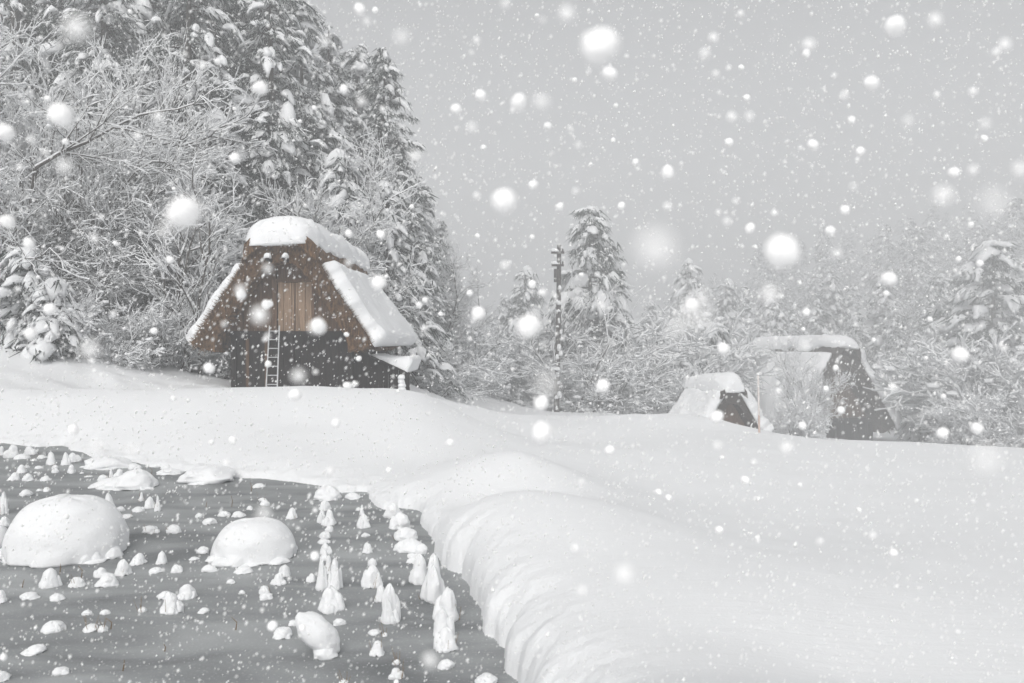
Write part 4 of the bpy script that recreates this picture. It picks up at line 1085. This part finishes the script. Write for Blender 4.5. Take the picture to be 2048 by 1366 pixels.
KB = APERT * FPX
for i, (x, y, dm, a) in enumerate(FL):
    if a >= .9:
        c = .30 * dm; s_ = .80 * dm
    else:
        c = dm / (1 + .42 * math.sqrt(a)); s_ = math.sqrt(a) * c
    d = max(.12, KB / (c + KB / 24.0)); d *= 1.0 if i < 97 else g.uniform(.9, 1.15)
    size = s_ / FPX * d * 1.08
    o = bpy.data.objects.new('snowflake', FM[i % 5]); sc.collection.objects.link(o)
    o.location = at(x, y, d); o.scale = (size * g.uniform(.9, 1.12), size * g.uniform(.9, 1.1), size * g.uniform(.9, 1.15)); o.rotation_euler = tuple(g.uniform(0, 6, 3))
    z_ = 'huge' if dm >= 65 else 'large' if dm >= 40 else 'medium' if dm >= 24 else 'small' if dm >= 14 else 'tiny'
    so = 'solid white' if a >= .9 else 'soft white' if a >= .65 else 'faint'
    flk.append((o, z_, so, where(x, y), x, y))
    info.setdefault((z_, so, where(x, y)), []).append(i)
ORD = ['leftmost', 'second from the left', 'third from the left', 'fourth from the left', 'fifth from the left']
for (z_, so, wh), ids in info.items():
    ids.sort(key=lambda i: flk[i][4])
    for j, i in enumerate(ids):
        base = f'{z_} {so} snowflake before {wh}'
        if 1 < len(ids) <= 3 and z_ != 'tiny': base = f'{z_} {so} snowflake before {wh}, ' + (ORD[j] if j < len(ids) - 1 or len(ids) == 1 else 'rightmost')
        if len(base.split()) > 16: base = base.replace('snowflake before', 'flake before').replace(', second from the left', ', second').replace(', third from the left', ', third')
        tag(flk[i][0], base, 'snowflake', 'falling snowflakes')
# everything finer than that, past counting
g = np.random.default_rng(3)
n0, n1, n2 = 26000, 22500, 9000
D = np.concatenate([g.uniform(1.3, 3.2, n0), g.uniform(1.6, 10, n1), g.uniform(10, 30, n2)]); n_ = n0 + n1 + n2
px = np.concatenate([g.uniform(-1400, 3400, n0), g.uniform(-500, 2550, n1 + n2)]); py = g.uniform(-200, 1500, n_)
sz = np.concatenate([g.uniform(.0024, .0065, n0), np.exp(g.normal(math.log(2.6), .45, n1)) / FPX * D[n0:n0 + n1], np.exp(g.normal(math.log(.0085), .3, n2))])
sz = np.clip(sz, .0025, .014)
P_ = np.stack([(px - 1024) / FPX * D, D, EYE - (py - 683) / FPX * D], 1)
ok = P_[:, 2] > .1; P_ = P_[ok]; sz = sz[ok]; n_ = len(P_)
OV = np.array([(1, 0, 0), (-1, 0, 0), (0, 1, 0), (0, -1, 0), (0, 0, 1), (0, 0, -1)], float)
OF = np.array([(0, 2, 4), (2, 1, 4), (1, 3, 4), (3, 0, 4), (2, 0, 5), (1, 2, 5), (3, 1, 5), (0, 3, 5)])
st3 = g.uniform(.7, 1.3, (n_, 1, 3)) * np.array([.9, .9, 1.35])
V = OV[None] * st3; sh = V[:, :, 2:] * np.array([.35, 0, 0]); V = (V + sh) * (sz * .5)[:, None, None] + P_[:, None, :]
F = (OF[None] + (np.arange(n_) * 6)[:, None, None]).reshape(-1, 3)
tag(mesh_np('falling_snow', V.reshape(-1, 3), F, M['flake'], None, True), kind='stuff')

# ------------------------------------------------------------------ haze
hb = MB(); hb.box((0, 250, 19), (1500, 1300, 68))
hm = bpy.data.materials.new('haze_air'); hm.use_nodes = True; ht = hm.node_tree
ht.nodes.remove(ht.nodes['Principled BSDF'])
pv = ht.nodes.new('ShaderNodeVolumePrincipled'); pv.inputs['Density'].default_value = 0.0074
pv.inputs['Color'].default_value = (0.85, 0.862, 0.875, 1); pv.inputs['Anisotropy'].default_value = 0.0
ht.links.new(pv.outputs[0], ht.nodes['Material Output'].inputs['Volume'])
tag(hb.build('haze', hm), kind='stuff')
